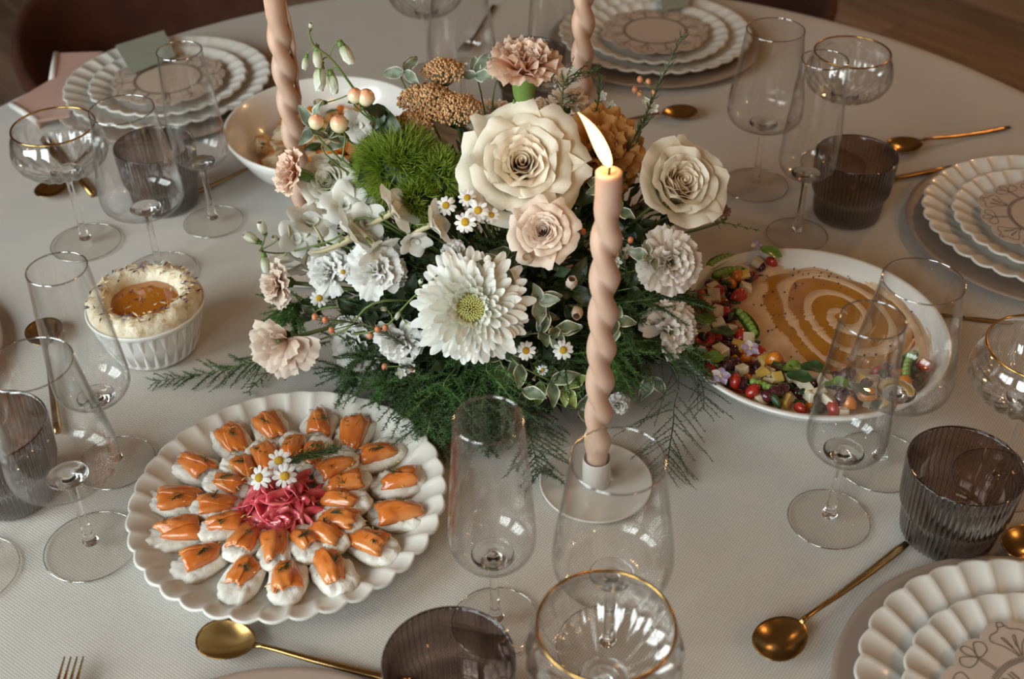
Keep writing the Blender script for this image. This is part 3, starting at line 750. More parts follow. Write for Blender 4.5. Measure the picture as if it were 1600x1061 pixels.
mat('salad_tan', (0.42, 0.20, 0.06), 0.3, (0.54, 0.31, 0.12), 40.0, coat=0.3)

def depth_at(p): return -(ROT.transposed() @ (p - Vector((0, 0, T + HC)))).z
def px_radius(px, z, width): return width / 2 * depth_at(P(*px, z)) / FPX
RF = random.Random(11)

def dill_mesh(seed, L=0.014, n=26):
    r = random.Random(seed); m = MB()
    for i in range(n):
        u = (i + 1) / n; b = Vector((L * (u - 0.5), 0.001 * math.sin(u * 5), 0.0006 + 0.001 * u))
        a = r.uniform(-1, 1) * 1.2; l = r.uniform(0.35, 0.7) * L * (1.1 - u * 0.5)
        e = b + Vector((math.cos(a) * l, math.sin(a) * l, r.uniform(0, 0.35) * l))
        m.tube([b, (b + e) / 2 + Vector((0, 0, 0.0006)), e], [0.00035, 0.0003, 0.00015], 3, False)
    m.tube([(-L / 2, 0, 0.0006), (0, 0, 0.0012), (L / 2, 0, 0.0016)], 0.0004, 4)
    return m.mesh('dill', 'dill')
dills = [dill_mesh(s) for s in range(4)]

# chamomile flower, used on the platter and in the bouquet
def strip_petal(L, W, dz, th=0.0, n=5):
    m = MB(); rows = []
    for i in range(n + 1):
        u = i / n; w_ = W * (0.45 + 0.55 * math.sin(PI * min(1, u * 0.62 + 0.1))) * (math.sqrt(max(0.02, 1 - max(0, (u - 0.72) / 0.28) ** 2)))
        z = dz * u * u
        rows.append([Vector((u * L, -w_ / 2, z - 0.0003)), Vector((u * L, 0, z + 0.0004)), Vector((u * L, w_ / 2, z - 0.0003))])
    m.grid(rows, n, 2); return m
dp = [strip_petal(0.0082, 0.0043, q).mesh('petal', 'daisy_petal') for q in (-0.0015, 0.0005, -0.003)]
m = MB(); m.lathe([(0.0041, -0.0004), (0.0043, 0.0008), (0.0034, 0.0025), (0.0018, 0.0033), (0.0002, 0.0035)], 20); daisy_eye = m.mesh('eye', 'daisy_eye')
def chamomile(mw, label, group, seed=0, n=11):
    r = random.Random(seed); t = thing('chamomile_flower', label, 'flower', group=group, mw=mw)
    link('eye', daisy_eye, t)
    for k in range(n):
        link('petal', r.choice(dp), t, Matrix.Rotation(2 * PI * k / n + r.uniform(-0.12, 0.12), 4, 'Z') @ Matrix.Translation((0.0036, 0, 0.0004)) @ Matrix.Rotation(r.uniform(-0.15, 0.35), 4, 'Y'))
    return t

# ================================================================ salmon platter
PLC = P(455, 797, 0.004); PLC.z = T + 0.0003
plat_me = scalloped(0.1365, 36, 0.102, 0.024, 0.026, 0.0016)
o = link('serving_platter', plat_me); o.location = PLC; o.rotation_euler.z = 0.05
tag(o, 'large scalloped cream platter holding the salmon toasts', 'platter')

def oval(L, W, n, e=2.4):
    out = []
    for j in range(n):
        a = 2 * PI * j / n; c, s_ = math.cos(a), math.sin(a)
        out.append((L / 2 * math.copysign(abs(c) ** (2 / e), c), W / 2 * math.copysign(abs(s_) ** (2 / e), s_)))
    return out
def toast_mesh(seed):
    r = random.Random(seed); m = MB(); rows = []
    for sc, z in ((0.90, 0.0), (0.97, 0.001), (1.0, 0.004), (0.96, 0.0062), (0.5, 0.0066), (0.02, 0.0066)):
        rows.append([Vector((x * sc * (1 + 0.05 * noise.noise(Vector((x * 60, y * 60, seed)))), y * sc, z)) for x, y in oval(0.050, 0.0305, 28)])
    m.grid(rows, 5, 28, True); m.cap(0, 28, True); return m.mesh('toast', 'toast')
def cream_mesh(seed):
    m = MB(); rows = []
    for sc, z in ((0.955, 0.0030), (1.03, 0.0048), (1.03, 0.0076), (0.93, 0.0098), (0.75, 0.0108), (0.5, 0.0112), (0.25, 0.0114), (0.02, 0.0114)):
        row = []
        for x, y in oval(0.050, 0.0305, 40):
            q = Vector((x * sc * 150, y * sc * 150, seed * 9.1 + z * 300)); d = noise.noise(q) + 0.7 * noise.noise(q * 2.6)
            row.append(Vector((x * sc * (1 + 0.07 * d), y * sc * (1 + 0.10 * d), z + (0.0024 * d if z > 0.006 else 0))))
        rows.append(row)
    m.grid(rows, 7, 40, True); return m.mesh('cream_cheese', 'cream_cheese')
def salmon_mesh(seed):
    """a slice of smoked salmon loosely folded over itself: a soft arch with a flap lying across it"""
    r = random.Random(seed); m = MB(); nu, nv = 14, 12
    W, L, hh = r.uniform(0.020, 0.024), r.uniform(0.030, 0.036), r.uniform(0.0075, 0.0100); sk = r.uniform(-0.35, 0.35); fl_ = r.uniform(0.45, 0.7); side = 1 if seed % 2 else -1
    def pt(a, v, off):
        e = 1 - 0.42 * abs(v) ** 3; q = Vector((a * 1.6, v * 1.6, seed * 5.3)); d = noise.noise(q) + 0.5 * noise.noise(q * 2.1)
        hz = (hh + off) * max(0.0, math.sin(a)) ** 0.75 * (1 - 0.22 * v * side) * e * (1 + 0.16 * d)
        return Vector((v * L / 2 * (1 + 0.10 * math.cos(a) + 0.22 * noise.noise(Vector((a * 2.2, seed * 3.1, math.copysign(2, v))))) + sk * 0.006 * math.cos(a) + 0.0010 * d, -math.cos(a) * (W / 2 + off * 0.7) * (1 - 0.20 * v * side - 0.16 * abs(v) ** 3) * (1 + 0.05 * d), hz))
    def sheet(a0, a1, off, v0, v1, th, slant):
        top = [[pt(lerp(a0, a1 + slant * (j / nv - 0.5), i / nu), lerp(v0, v1, j / nv), off) for j in range(nv + 1)] for i in range(nu + 1)]
        bot = [[pt(lerp(a0, a1 + slant * (j / nv - 0.5), i / nu), lerp(v0, v1, j / nv), off - th) for j in range(nv, -1, -1)] for i in range(nu + 1)]
        m.grid([t_ + b_ for t_, b_ in zip(top, bot)], nu, 2 * nv + 2, True)
        n_ = 2 * nv + 2; k0 = len(m.v) - n_ * (nu + 1); m.cap(k0, n_, True); m.cap(k0 + n_ * nu, n_)
    sheet(0.02, PI - 0.02, 0.0, -1, 1, 0.0012, 0)
    sheet(0.03, PI * fl_, 0.0016, -0.94, 0.96, 0.0012, 0.7 * side)
    return m.mesh('salmon', 'salmon')
toasts = [toast_mesh(s) for s in range(3)]; creams = [cream_mesh(s) for s in range(5)]; salmons = [salmon_mesh(s) for s in range(6)]
def canape(crop, inner, k):
    px, py = 200 + crop[0] / 2.652, 580 + crop[1] / 2.652
    p = P(px, py, 0.020 if inner else 0.014); d = Vector((p.x - PLC.x, p.y - PLC.y, 0)); rad = d.length
    ang = math.atan2(d.y, d.x) + RF.uniform(-0.1, 0.1)
    tilt = -0.10 if inner else -0.07
    mw = Matrix.Translation((p.x, p.y, T + (0.0108 if inner else 0.0048))) @ Matrix.Rotation(ang, 4, 'Z') @ Matrix.Rotation(tilt, 4, 'Y') @ Matrix.Scale(0.92 if inner else 1.07, 4)
    t = thing('salmon_toast', 'salmon and cream cheese toast in the ring around the pink onions' if inner else 'salmon and cream cheese toast in the outer ring of the scalloped platter', 'canape',
              group='inner ring of salmon toasts' if inner else 'outer ring of salmon toasts', mw=mw)
    link('toast', toasts[k % 3], t); link('cream_cheese', creams[k % 5], t)
    s_ = link('salmon', salmons[k % 6], t, Matrix.Translation((RF.uniform(-0.003, 0.003) - 0.001, 0, 0.0103)) @ Matrix.Rotation(RF.uniform(-0.4, 0.4), 4, 'Z') @ Matrix.Scale(RF.uniform(0.88, 1.0), 4))
    dl = link('dill', dills[k % 4], t, Matrix.Translation((RF.uniform(-0.004, 0.004), RF.uniform(-0.003, 0.003), 0.0180)) @ Matrix.Rotation(RF.uniform(0, 6), 4, 'Z') @ Matrix.Scale(0.85, 4)); dl['kind'] = 'stuff'
for k, c in enumerate([(590, 235), (790, 220), (940, 250), (1045, 340), (1125, 455), (1115, 590), (1015, 720), (855, 838), (660, 860), (470, 860), (300, 782), (195, 672), (200, 535), (278, 398), (430, 290)]): canape(c, False, k)
for k, c in enumerate([(560, 355), (680, 318), (775, 335), (865, 390), (905, 460), (905, 535), (875, 610), (830, 675), (735, 705), (608, 730), (482, 700), (395, 635), (365, 555), (405, 465), (470, 400)]): canape(c, True, k + 2)

# pickled onion strips heaped in the middle
OC = P(200 + 640 / 2.652, 580 + 545 / 2.652, 0.018)
def onion_mesh(seed):
    r = random.Random(seed); m = MB(); R_ = r.uniform(0.016, 0.028); sw = r.uniform(1.0, 1.9); wd = r.uniform(0.0065, 0.0115); th = 0.0012; rows = []
    n = 12
    for i in range(n + 1):
        a = sw * (i / n - 0.5); c = Vector((R_ * math.sin(a), R_ * (1 - math.cos(a)), 0.003 * math.sin(i * 0.5 + seed)))
        rad = Vector((math.sin(a), -math.cos(a), 0)); w2 = wd * (0.35 + 0.65 * math.sin(PI * (0.12 + 0.76 * i / n)))
        up = Vector((0, 0, 1)) * 0.8 + rad * 0.6
        rows.append([c + up * w2 / 2 + rad * th / 2, c + up * w2 / 2 - rad * th / 2, c - up * w2 / 2 - rad * th / 2, c - up * w2 / 2 + rad * th / 2])
    m.grid(rows, n, 4, True); m.cap(0, 4, True); m.cap(4 * n, 4); return m.mesh('pickled_onion_strip', 'pickled_onion')
onions = [onion_mesh(s) for s in range(8)]
for k in range(52):
    a = RF.uniform(0, 2 * PI); q = math.sqrt(RF.random()); rad = 0.0315 * q
    z = T + 0.017 + 0.019 * (1 - q * q) * (0.35 + 0.65 * k / 51)
    ax = Vector((math.cos(a) * q * 0.55, math.sin(a) * q * 0.55, 1)) + Vector((RF.uniform(-0.3, 0.3), RF.uniform(-0.3, 0.3), 0))
    o = link('pickled_onion_strip', onions[k % 8], None, frame((OC.x + math.cos(a) * rad * 1.02, OC.y + math.sin(a) * rad, z), ax, RF.uniform(0, 6.28)))
    tag(o, 'bright pink pickled onion strip heaped amid the salmon toasts', 'onion', 'pickled onion strips')
m = MB()
for k in range(7): m.ball((0.020 * math.cos(k * 0.9 + 0.3) * (0 if k == 6 else 1), 0.020 * math.sin(k * 0.9 + 0.3) * (0 if k == 6 else 1), 0.007 + (0.006 if k == 6 else 0)), 0.0125, 12, 8, (1, 1, 0.6))
o = m.build('pickled_onion_heap', 'pickled_onion'); o.location = (OC.x, OC.y, T + 0.0095); tag(o, 'packed pink core of the pickled onion heap on the platter', 'onion', kind='stuff')
for k, (c, ax) in enumerate([((625, 372), (0.0, -0.5, 1)), ((545, 442), (-0.55, -0.55, 0.8)), ((650, 435), (0.1, -0.75, 0.8))]):
    p = P(200 + c[0] / 2.652, 580 + c[1] / 2.652, 0.042)
    chamomile(frame(p, ax, k, 0.98), 'chamomile flower resting on the pink pickled onions', 'chamomile on the platter', k, 10)
p = P(200 + 755 / 2.652, 580 + 358 / 2.652, 0.036)
for k in range(1):
    dm = MB(); r = random.Random(5)
    for i in range(240):
        u = r.random(); b = Vector(((u - 0.5) * 0.045, r.gauss(0, 0.002), 0.001 + 0.002 * r.random())); a = r.gauss(0, 0.75); l = r.uniform(0.006, 0.013)
        e = b + Vector((math.cos(a) * l, math.sin(a) * l, r.uniform(-0.1, 0.4) * l)); dm.tube([b, (b + e) / 2 + Vector((0, 0, 0.0008)), e], [0.0004, 0.00035, 0.00015], 3, False)
    o = dm.build('dill_sprig', 'dill'); o.location = p; o.rotation_euler = (0.0, 0.1, 0.45); tag(o, 'feathery green dill sprig beside the pink onion heap', 'herb')
# lemon zest crumbs
m = MB(); r = random.Random(4)
for k in range(90):
    a = r.uniform(0, 6.28); q = 0.03 + 0.075 * math.sqrt(r.random())
    if r.random() < 0.35: a = r.gauss(2.75, 0.35); q = r.uniform(0.045, 0.085)
    c = Vector((math.cos(a) * q, math.sin(a) * q, 0.0195 + (0.006 if q < 0.07 else 0)))
    d = Vector((r.uniform(-1, 1), r.uniform(-1, 1), r.uniform(-0.3, 0.5))) * 0.0022
    m.tube([c - d, c + Vector((0, 0, 0.0006)), c + d], 0.00045, 4)
o = m.build('lemon_zest', 'zest'); o.location = PLC; tag(o, 'fine yellow lemon zest scattered over the salmon toasts', 'lemon zest', kind='stuff')

# ================================================================ butter pot
RC = P(227, 474, 0.056); RC.z = T + 0.0003
t = thing('fluted_ramekin', 'white fluted porcelain ramekin filled with whipped butter', 'ramekin', RC)
RR = px_radius((227, 474), 0.056, 184)
def flute(r, z, a, i):
    k = min(1, max(0, (z - 0.004) / 0.003)) * min(1, max(0, (0.0505 - z) / 0.002)) if i < 11 else 0
    return r - 0.0021 * k * (0.5 - 0.5 * math.cos(a * 30)), z
m = MB(); m.lathe([(0.001, 0.0008), (RR * 0.70, 0.0008), (RR * 0.745, 0.004), (RR * 0.765, 0.007), (RR * 0.795, 0.012), (RR * 0.85, 0.024), (RR * 0.915, 0.037), (RR * 0.962, 0.0482), (RR * 0.972, 0.0500), (RR * 0.985, 0.052), (RR, 0.0545), (RR * 0.992, 0.0565), (RR * 0.965, 0.0565), (RR * 0.95, 0.053), (RR * 0.88, 0.03), (RR * 0.74, 0.007), (0.001, 0.006)], 360, flute)
m.build('dish', 'white_china', t)
m = MB(); rows = []
for q, z in ((0.93, 0.047), (0.955, 0.0560), (0.93, 0.0645), (0.84, 0.0705), (0.72, 0.0715), (0.62, 0.067), (0.555, 0.058), (0.50, 0.0535), (0.02, 0.053)):
    row = []
    for j in range(96):
        a = 2 * PI * j / 96; c = Vector((math.cos(a) * q * 6, math.sin(a) * q * 6, z * 120)); d = noise.noise(c) + 0.6 * noise.noise(c * 2.2)
        k = 1 if 0.5 < q < 0.945 else 0
        rad = RR * q * (1 + 0.03 * d * k); row.append(Vector((rad * math.cos(a), rad * math.sin(a), z + 0.0048 * d * k)))
    rows.append(row)
m.grid(rows, 8, 96, True); bo = m.build('whipped_butter', 'butter'); bo.location = RC; tag(bo, 'whipped butter ring piled in the fluted ramekin', 'butter')
m = MB(); m.lathe([(RR * 0.60, 0.0560), (RR * 0.575, 0.0592), (RR * 0.53, 0.0600), (RR * 0.3, 0.0603), (0.001, 0.0604)], 64, lambda r, z, a, i: (r * (1 + 0.03 * math.sin(a * 5 + 1) + 0.02 * math.sin(a * 9)), z))
ho = m.build('honey_pool', 'honey'); ho.location = RC; tag(ho, 'amber honey pooled in the middle of the whipped butter', 'honey')
for mt, nm, lab, n, sz in (('dried_violet', 'dried_petals', 'tiny dried violet petals sprinkled over the whipped butter', 90, 0.0044), ('dried_straw', 'straw_petals', 'tiny dried straw-coloured petals sprinkled over the whipped butter', 120, 0.0050), ('dried_red', 'red_petals', 'tiny dried dark red petals on the butter rim', 22, 0.0042)):
    m = MB(); r = random.Random(n)
    for k in range(n):
        a = r.uniform(0, 6.28); q = r.uniform(0.62, 0.93) if (r.random() < 0.86 or mt == 'dried_red') else r.uniform(0.05, 0.5)
        z = 0.0605 if q < 0.55 else 0.0605 + 0.0125 * math.sin(PI * min(1, (q - 0.55) / 0.42)) + 0.0018
        c = Vector((math.cos(a) * q * RR, math.sin(a) * q * RR, z)); b = r.uniform(0, 6.28); d = Vector((math.cos(b), math.sin(b), r.uniform(-0.2, 0.5))) * sz * r.uniform(0.5, 1.2); w_ = Vector((-math.sin(b), math.cos(b), 0.3)) * sz * 0.17
        m.v += [c - d, c + w_ + Vector((0, 0, 0.0006)), c + d, c - w_]; q0 = len(m.v); m.face((q0 - 4, q0 - 3, q0 - 2, q0 - 1))
    o = m.build(nm, mt, None, False); o.location = RC; tag(o, lab, 'dried petals', kind='stuff')

# ================================================================ hummus dish
HD = P(1262, 512, 0.040); HD.z = T + 0.0003; HR = px_radius((1266, 510), 0.040, 433)
m = MB(); m.lathe([(0.001, 0.0008), (HR * 0.66, 0.0008), (HR * 0.70, 0.003), (HR * 0.80, 0.012), (HR * 0.92, 0.028), (HR * 0.985, 0.0385), (HR, 0.0412), (HR * 0.985, 0.0428), (HR * 0.955, 0.0418), (HR * 0.90, 0.030), (HR * 0.78, 0.0125), (HR * 0.66, 0.0065), (0.001, 0.006)], 128)
o = m.build('serving_dish', 'white_china'); o.location = HD; tag(o, 'wide white shallow dish holding hummus and chopped vegetables', 'dish')
SCN = P(1318, 490, 0.030) - HD                      # middle of the swirl
m = MB(); rows = []; NA, NRR = 160, 64
for i in range(NRR + 1):
    row = []
    for j in range(NA):
        a = 2 * PI * j / NA; q = i / NRR
        # distance to the rim of the filling from the swirl centre
        R_ = HR * (0.895 + 0.016 * noise.noise(Vector((math.cos(a) * 2.2, math.sin(a) * 2.2, 4)))); b = SCN.x * math.cos(a) + SCN.y * math.sin(a); disc = -b + math.sqrt(max(0, b * b + R_ * R_ - SCN.x ** 2 - SCN.y ** 2))
        rad = q * disc; x, y = SCN.x + rad * math.cos(a), SCN.y + rad * math.sin(a)
        rr_ = rad * (1 + 0.22 * math.cos(2 * (a - 0.25)) * min(1, rad / 0.03) + 0.16 * noise.noise(Vector((x * 16, y * 16, 1)))); ph = rr_ / 0.0265 - a / (2 * PI)
        rid = abs(((ph) % 1.0) - 0.5) * 2; fade = min(1, rr_ / 0.010) * min(1, max(0.0, (0.097 - rr_) / 0.02))
        nn = noise.noise(Vector((x * 40, y * 40, 2)))
        z = 0.0255 + 0.0052 * (rid ** (1.0 + 0.8 * noise.noise(Vector((x * 22, y * 22, 6)))) - 0.45) * fade + 0.0006 * math.sin(rid * 19) * fade + 0.0011 * nn + 0.0035 * max(0, (q - 0.8) / 0.2) ** 2 + (0.0015 if fade < 0.3 and rr_ > 0.06 else 0)
        row.append(Vector((x, y, z)))
    rows.append(row)
m.grid(rows, NRR, NA, True); o = m.build('hummus', 'hummus'); o.location = HD; tag(o, 'beige hummus swirled into a spiral in the white dish', 'hummus')
m = MB(); m.lathe([(0.094, 0.0230), (0.091, 0.0256), (0.086, 0.0263), (0.05, 0.0265), (0.001, 0.0266)], 96, lambda r, z, a, i: (r * (1 + 0.06 * math.sin(3 * a + 0.5) - 0.12 * max(0, math.cos(a - 0.9)) ** 2), z))
o = m.build('oil_pool', 'olive_oil'); o.location = HD + Vector((SCN.x - 0.012, SCN.y - 0.004, 0)); tag(o, 'amber oil pooled in the grooves of the hummus swirl', 'oil')
m = MB(); r = random.Random(8)
for k in range(70):
    a = r.uniform(1.2, 5.0) if k < 50 else r.uniform(0, 6.28); q = r.gauss(0.075, 0.012); m.ball((SCN.x + math.cos(a) * q, SCN.y + math.sin(a) * q, 0.0285), r.uniform(0.0006, 0.0013), 6, 4)
o = m.build('seed_sprinkle', 'pepper_speck'); o.location = HD; tag(o, 'tiny black seeds sprinkled over the hummus', 'seeds', kind='stuff')

def jig(m, amt, seed):
    for i, v in enumerate(m.v): m.v[i] = v + Vector((noise.noise(v * 130 + Vector((seed, 0, 0))), noise.noise(v * 130 + Vector((0, seed, 0))), noise.noise(v * 130 + Vector((0, 0, seed))))) * amt
    return m
def dice(mt, d, seed, sm=False):
    m = MB()
    # cube with softened edges
    rows = []
    for z, k in ((-1, 0.90), (-0.9, 1.0), (0.9, 1.0), (1, 0.90)):
        rows.append([Vector((x * d[0] / 2 * k, y * d[1] / 2 * k, z * d[2] / 2)) for x, y in ((-1, -0.9), (-0.9, -1), (0.9, -1), (1, -0.9), (1, 0.9), (0.9, 1), (-0.9, 1), (-1, 0.9))])
    m.grid(rows, 3, 8, True); m.cap(0, 8, True); m.cap(24, 8); jig(m, 0.0022, seed); return m
def wedge(mt, L, W, H_, seed):
    m = MB(); rows = []
    for i in range(9):
        u = i / 8 * 2 - 1; k = math.sqrt(max(0.03, 1 - u * u)); rows.append([Vector((u * L / 2, W / 2 * k * math.cos(a) , max(-0.15, math.sin(a)) * H_ * k)) for a in [2 * PI * q / 10 for q in range(10)]])
    m.grid(rows, 8, 10, True); m.cap(0, 10, True); m.cap(80, 10); jig(m, 0.0012, seed); return m
def ballm(R_, seed, sc=(1, 1, 0.85)):
    m = MB(); m.ball((0, 0, 0), R_, 14, 9, sc); jig(m, 0.001, seed); return m
VEG = []   # (mesh list, name, label, category, weight)
def veg(ms, name, label, cat, wt): VEG.append((ms, name, label, cat, wt))
veg([dice('', (0.013, 0.011, 0.010), s).mesh('radish_cube', 'veg_cream', False) for s in range(3)] + [dice('', (0.017, 0.010, 0.009), 7).mesh('radish_cube', 'veg_cream', False)], 'radish_cube', 'pale cream vegetable cube among the chopped salad beside the hummus', 'vegetable', 7)
veg([dice('', (0.014, 0.012, 0.008), s + 20).mesh('squash_cube', 'veg_yellow', False) for s in range(3)], 'squash_cube', 'yellow vegetable cube among the chopped salad beside the hummus', 'vegetable', 2)
veg([wedge('', 0.019, 0.012, 0.010, s).mesh('tomato_wedge', 'veg_red') for s in range(3)], 'tomato_wedge', 'shiny red tomato wedge among the chopped salad beside the hummus', 'tomato', 3)
veg([wedge('', 0.018, 0.015, 0.010, s + 9).mesh('pepper_chunk', 'veg_orange') for s in range(3)], 'pepper_chunk', 'orange vegetable chunk among the chopped salad beside the hummus', 'vegetable', 4)
veg([ballm(0.0072, s).mesh('dark_olive', 'veg_purple') for s in range(3)] + [wedge('', 0.018, 0.013, 0.009, 31).mesh('dark_olive', 'veg_purple')], 'dark_olive', 'dark purple olive piece among the chopped salad beside the hummus', 'olive', 8)
veg([wedge('', 0.016, 0.007, 0.005, s + 15).mesh('cucumber_sliver', 'veg_dark_green') for s in range(3)], 'cucumber_sliver', 'dark green sliver among the chopped salad beside the hummus', 'vegetable', 7)
OUT = [(1205, 378), (1125, 415), (1085, 470), (1072, 540), (1098, 596), (1150, 628), (1220, 648), (1300, 652), (1380, 634), (1440, 600)]
INN = [(1222, 398), (1180, 432), (1152, 470), (1158, 515), (1190, 548), (1240, 568), (1300, 580), (1360, 585), (1400, 575), (1448, 570)]
def edge_pt(lst, u):
    q = u * (len(lst) - 1); i = min(int(q), len(lst) - 2); f_ = q - i; return Vector((lerp(lst[i][0], lst[i + 1][0], f_), lerp(lst[i][1], lst[i + 1][1], f_)))
tot = sum(v[4] for v in VEG); placed = []
r = random.Random(21)
for lay_ in range(3):
    for k in range((150, 130, 80)[lay_]):
        for tries in range(14):
            u, v = r.random(), r.random()
            a, b = edge_pt(OUT, u), edge_pt(INN, u); q = a + (b - a) * v
            z = (0.0285, 0.0350, 0.0405)[lay_] - 0.004 * abs(v - 0.45)
            p = P(q.x, q.y, z); p.z = T + z
            if all((p - o_).length > 0.0082 for o_ in placed): break
        else: continue
        d = (p - HD); d.z = 0
        if d.length > HR * (0.84 + (z - 0.028) * 4.0): continue
        placed.append(p)
        w0 = r.uniform(0, tot)
        for ms, nm, lab, cat, wt in VEG:
            w0 -= wt
            if w0 <= 0: break
        o = link(nm, r.choice(ms), None, frame(p, (r.uniform(-0.5, 0.5), r.uniform(-0.5, 0.5), 1), r.uniform(0, 6.28), r.uniform(0.75, 1.1)))
        tag(o, lab, cat, 'chopped vegetables in the hummus dish')
# a dark dressed bed under the pieces
m = MB(); rows = []
for i in range(41):
    u = i / 40; row = []
    for j in range(7):
        a, b = edge_pt(OUT, u), edge_pt(INN, u); q = a + (b - a) * (0.10 + j / 6 * 0.9); p = P(q.x, q.y, 0.028); dd = Vector((p.x - HD.x, p.y - HD.y, 0)); dd = dd * min(1, HR * 0.80 / max(dd.length, 1e-6)); p = HD + dd; e = math.sin(PI * j / 6) * min(1, math.sin(PI * u) * 4)
        row.append(Vector((p.x - HD.x, p.y - HD.y, 0.0215 + 0.0075 * e + 0.002 * noise.noise(Vector((i * 0.7, j * 0.9, 0))))))
    rows.append(row)
m.grid(rows, 40, 6); o = m.build('dressed_relish', 'veg_purple'); o.location = HD; tag(o, 'dark dressed vegetable relish lying under the chopped salad', 'relish', kind='stuff')
# opened pea pods
def pea_pod(px, end, label):
    a, b = P(*px, 0.043), P(*end, 0.043); L = (b - a).length; c = (a + b) / 2; c.z = T + 0.0415
    t = thing('pea_pod', label, 'pea pod', c, math.atan2(b.y - a.y, b.x - a.x), 'split pea pods')
    m = MB(); rows = []
    for i in range(13):
        u = i / 12 * 2 - 1; w_ = 0.0075 * math.sqrt(max(0.01, 1 - abs(u) ** 2.4)); y0 = 0.004 * (1 - u * u)
        rows.append([Vector((u * L / 2, y0 + w_ * math.cos(q), -w_ * 0.75 * math.sin(q))) for q in [PI * k / 8 for k in range(9)]])
    m.grid(rows, 12, 8); m.build('pod', 'veg_green', t)
    n = 6
    for k in range(n):
        u = (k + 0.5) / n * 1.5 - 0.75; m = MB(); m.ball((u * L / 2, 0.004 * (1 - u * u), 0.0), 0.0042, 10, 6); m.build('pea', 'pea', t)
pea_pod((1146, 478), (1182, 528), 'split green pea pod lying against the hummus swirl')
pea_pod((1165, 592), (1225, 620), 'split green pea pod showing its peas beside a viola')
pea_pod((1112, 432), (1165, 418), 'split pea pod half hidden beside the right pale carnation'.replace('right ', ''))
pea_pod((1105, 418), (1150, 396), 'split pea pod near the far rim of the hummus dish')
pea_pod((1418, 592), (1432, 545), 'split green pea pod seen through the wine glass')
# violas
def viola(px, label, seed, big=1.0):
    p = P(*px, 0.050); t = thing('viola_flower', label, 'flower', group='violas on the salad', mw=frame(p, (0.1, -0.4, 1), seed, big))
    for k in range(5):
        a = 2 * PI * k / 5; m = MB(); rows = []
        for i in range(6):
            u = i / 5; w_ = 0.0078 * math.sin(PI * (0.1 + 0.78 * u)) + 0.0005
            rows.append([Vector((0.0092 * u * (1 - 0.15 * v * v), v * w_ / 2, 0.002 * u * (1 - u) + 0.0012 * v * v * u)) for v in (-1, -0.5, 0, 0.5, 1)])
        m.grid(rows, 5, 4); o = m.build('petal', 'viola' if k != 1 else 'daisy_petal', t); o.matrix_basis = Matrix.Rotation(a, 4, 'Z') @ Matrix.Translation((0.0008, 0, 0.0002 * k))
    m = MB(); m.ball((0, 0, 0.001), 0.0014, 8, 6); m.build('eye', 'zest', t)
viola((1172, 545), 'white and lilac viola flower lying against the hummus', 0.3)
viola((1126, 588), 'pale lilac viola flower on the vegetables near the dish rim', 1.1)
viola((1182, 383), 'dark-centred small viola at the far rim of the hummus dish', 2.0, 0.7)
# salad leaves
def leaf_obj(name, p, ax, spin, L, W, mt, label, cat, group, wav=0.0015):
    m = MB(); rows = []
    for i in range(9):
        u = i / 8; w_ = W * math.sin(PI * (0.04 + 0.93 * u ** 0.9)) + 0.0004
        rows.append([Vector((u * L - L / 2, v * w_ / 2, 0.004 * u * (1 - u) + wav * math.sin(u * 9 + v * 2) * abs(v) + 0.0015 * v * v)) for v in (-1, -0.5, 0, 0.5, 1)])
    m.grid(rows, 8, 4); o = m.build(name, mt); o.matrix_basis = frame(p, ax, spin); return tag(o, label, cat, group)
for k, (x, y) in enumerate([(1225, 578), (1240, 575), (1272, 575), (1205, 395), (1130, 520), (1310, 600), (1345, 610), (1100, 500), (1250, 590), (1112, 560)]):
    leaf_obj('salad_leaf', P(x, y, 0.0485), (RF.uniform(-0.3, 0.3), RF.uniform(-0.5, 0.1), 1), RF.uniform(0, 6), 0.026, 0.015, 'veg_green' if k % 2 else 'veg_dark_green', 'small green salad leaf lying among the chopped vegetables', 'leaf', 'salad leaves in the hummus dish')

# ================================================================ deep salad bowl
BC = P(509, 192, 0.082); BC.z = T + 0.0003; BR = px_radius((509, 192), 0.082, 316)
m = MB(); m.lathe([(0.001, 0.0008), (0.050, 0.0008), (0.053, 0.004), (0.068, 0.016), (BR * 0.82, 0.045), (BR * 0.95, 0.070), (BR, 0.083), (BR * 0.985, 0.0845), (BR * 0.965, 0.083), (BR * 0.91, 0.068), (BR * 0.77, 0.044), (0.06, 0.018), (0.001, 0.012)], 96)
o = m.build('salad_bowl', 'white_china'); o.location = BC; tag(o, 'deep white bowl of dressed salad behind the twisted candle', 'bowl')
m = MB(); rows = []
for i in range(13):
    rows.append([Vector((BR * 0.71 * i / 12 * math.cos(2 * PI * j / 48), BR * 0.71 * i / 12 * math.sin(2 * PI * j / 48), 0.038 + 0.010 * (1 - (i / 12) ** 2) + 0.003 * noise.noise(Vector((i * 0.6, j * 0.5, 7))))) for j in range(48)])
m.grid(rows, 12, 48, True); o = m.build('squash_mash', 'veg_orange'); o.location = BC; tag(o, 'orange dressed salad base filling the deep white bowl', 'salad', kind='stuff')
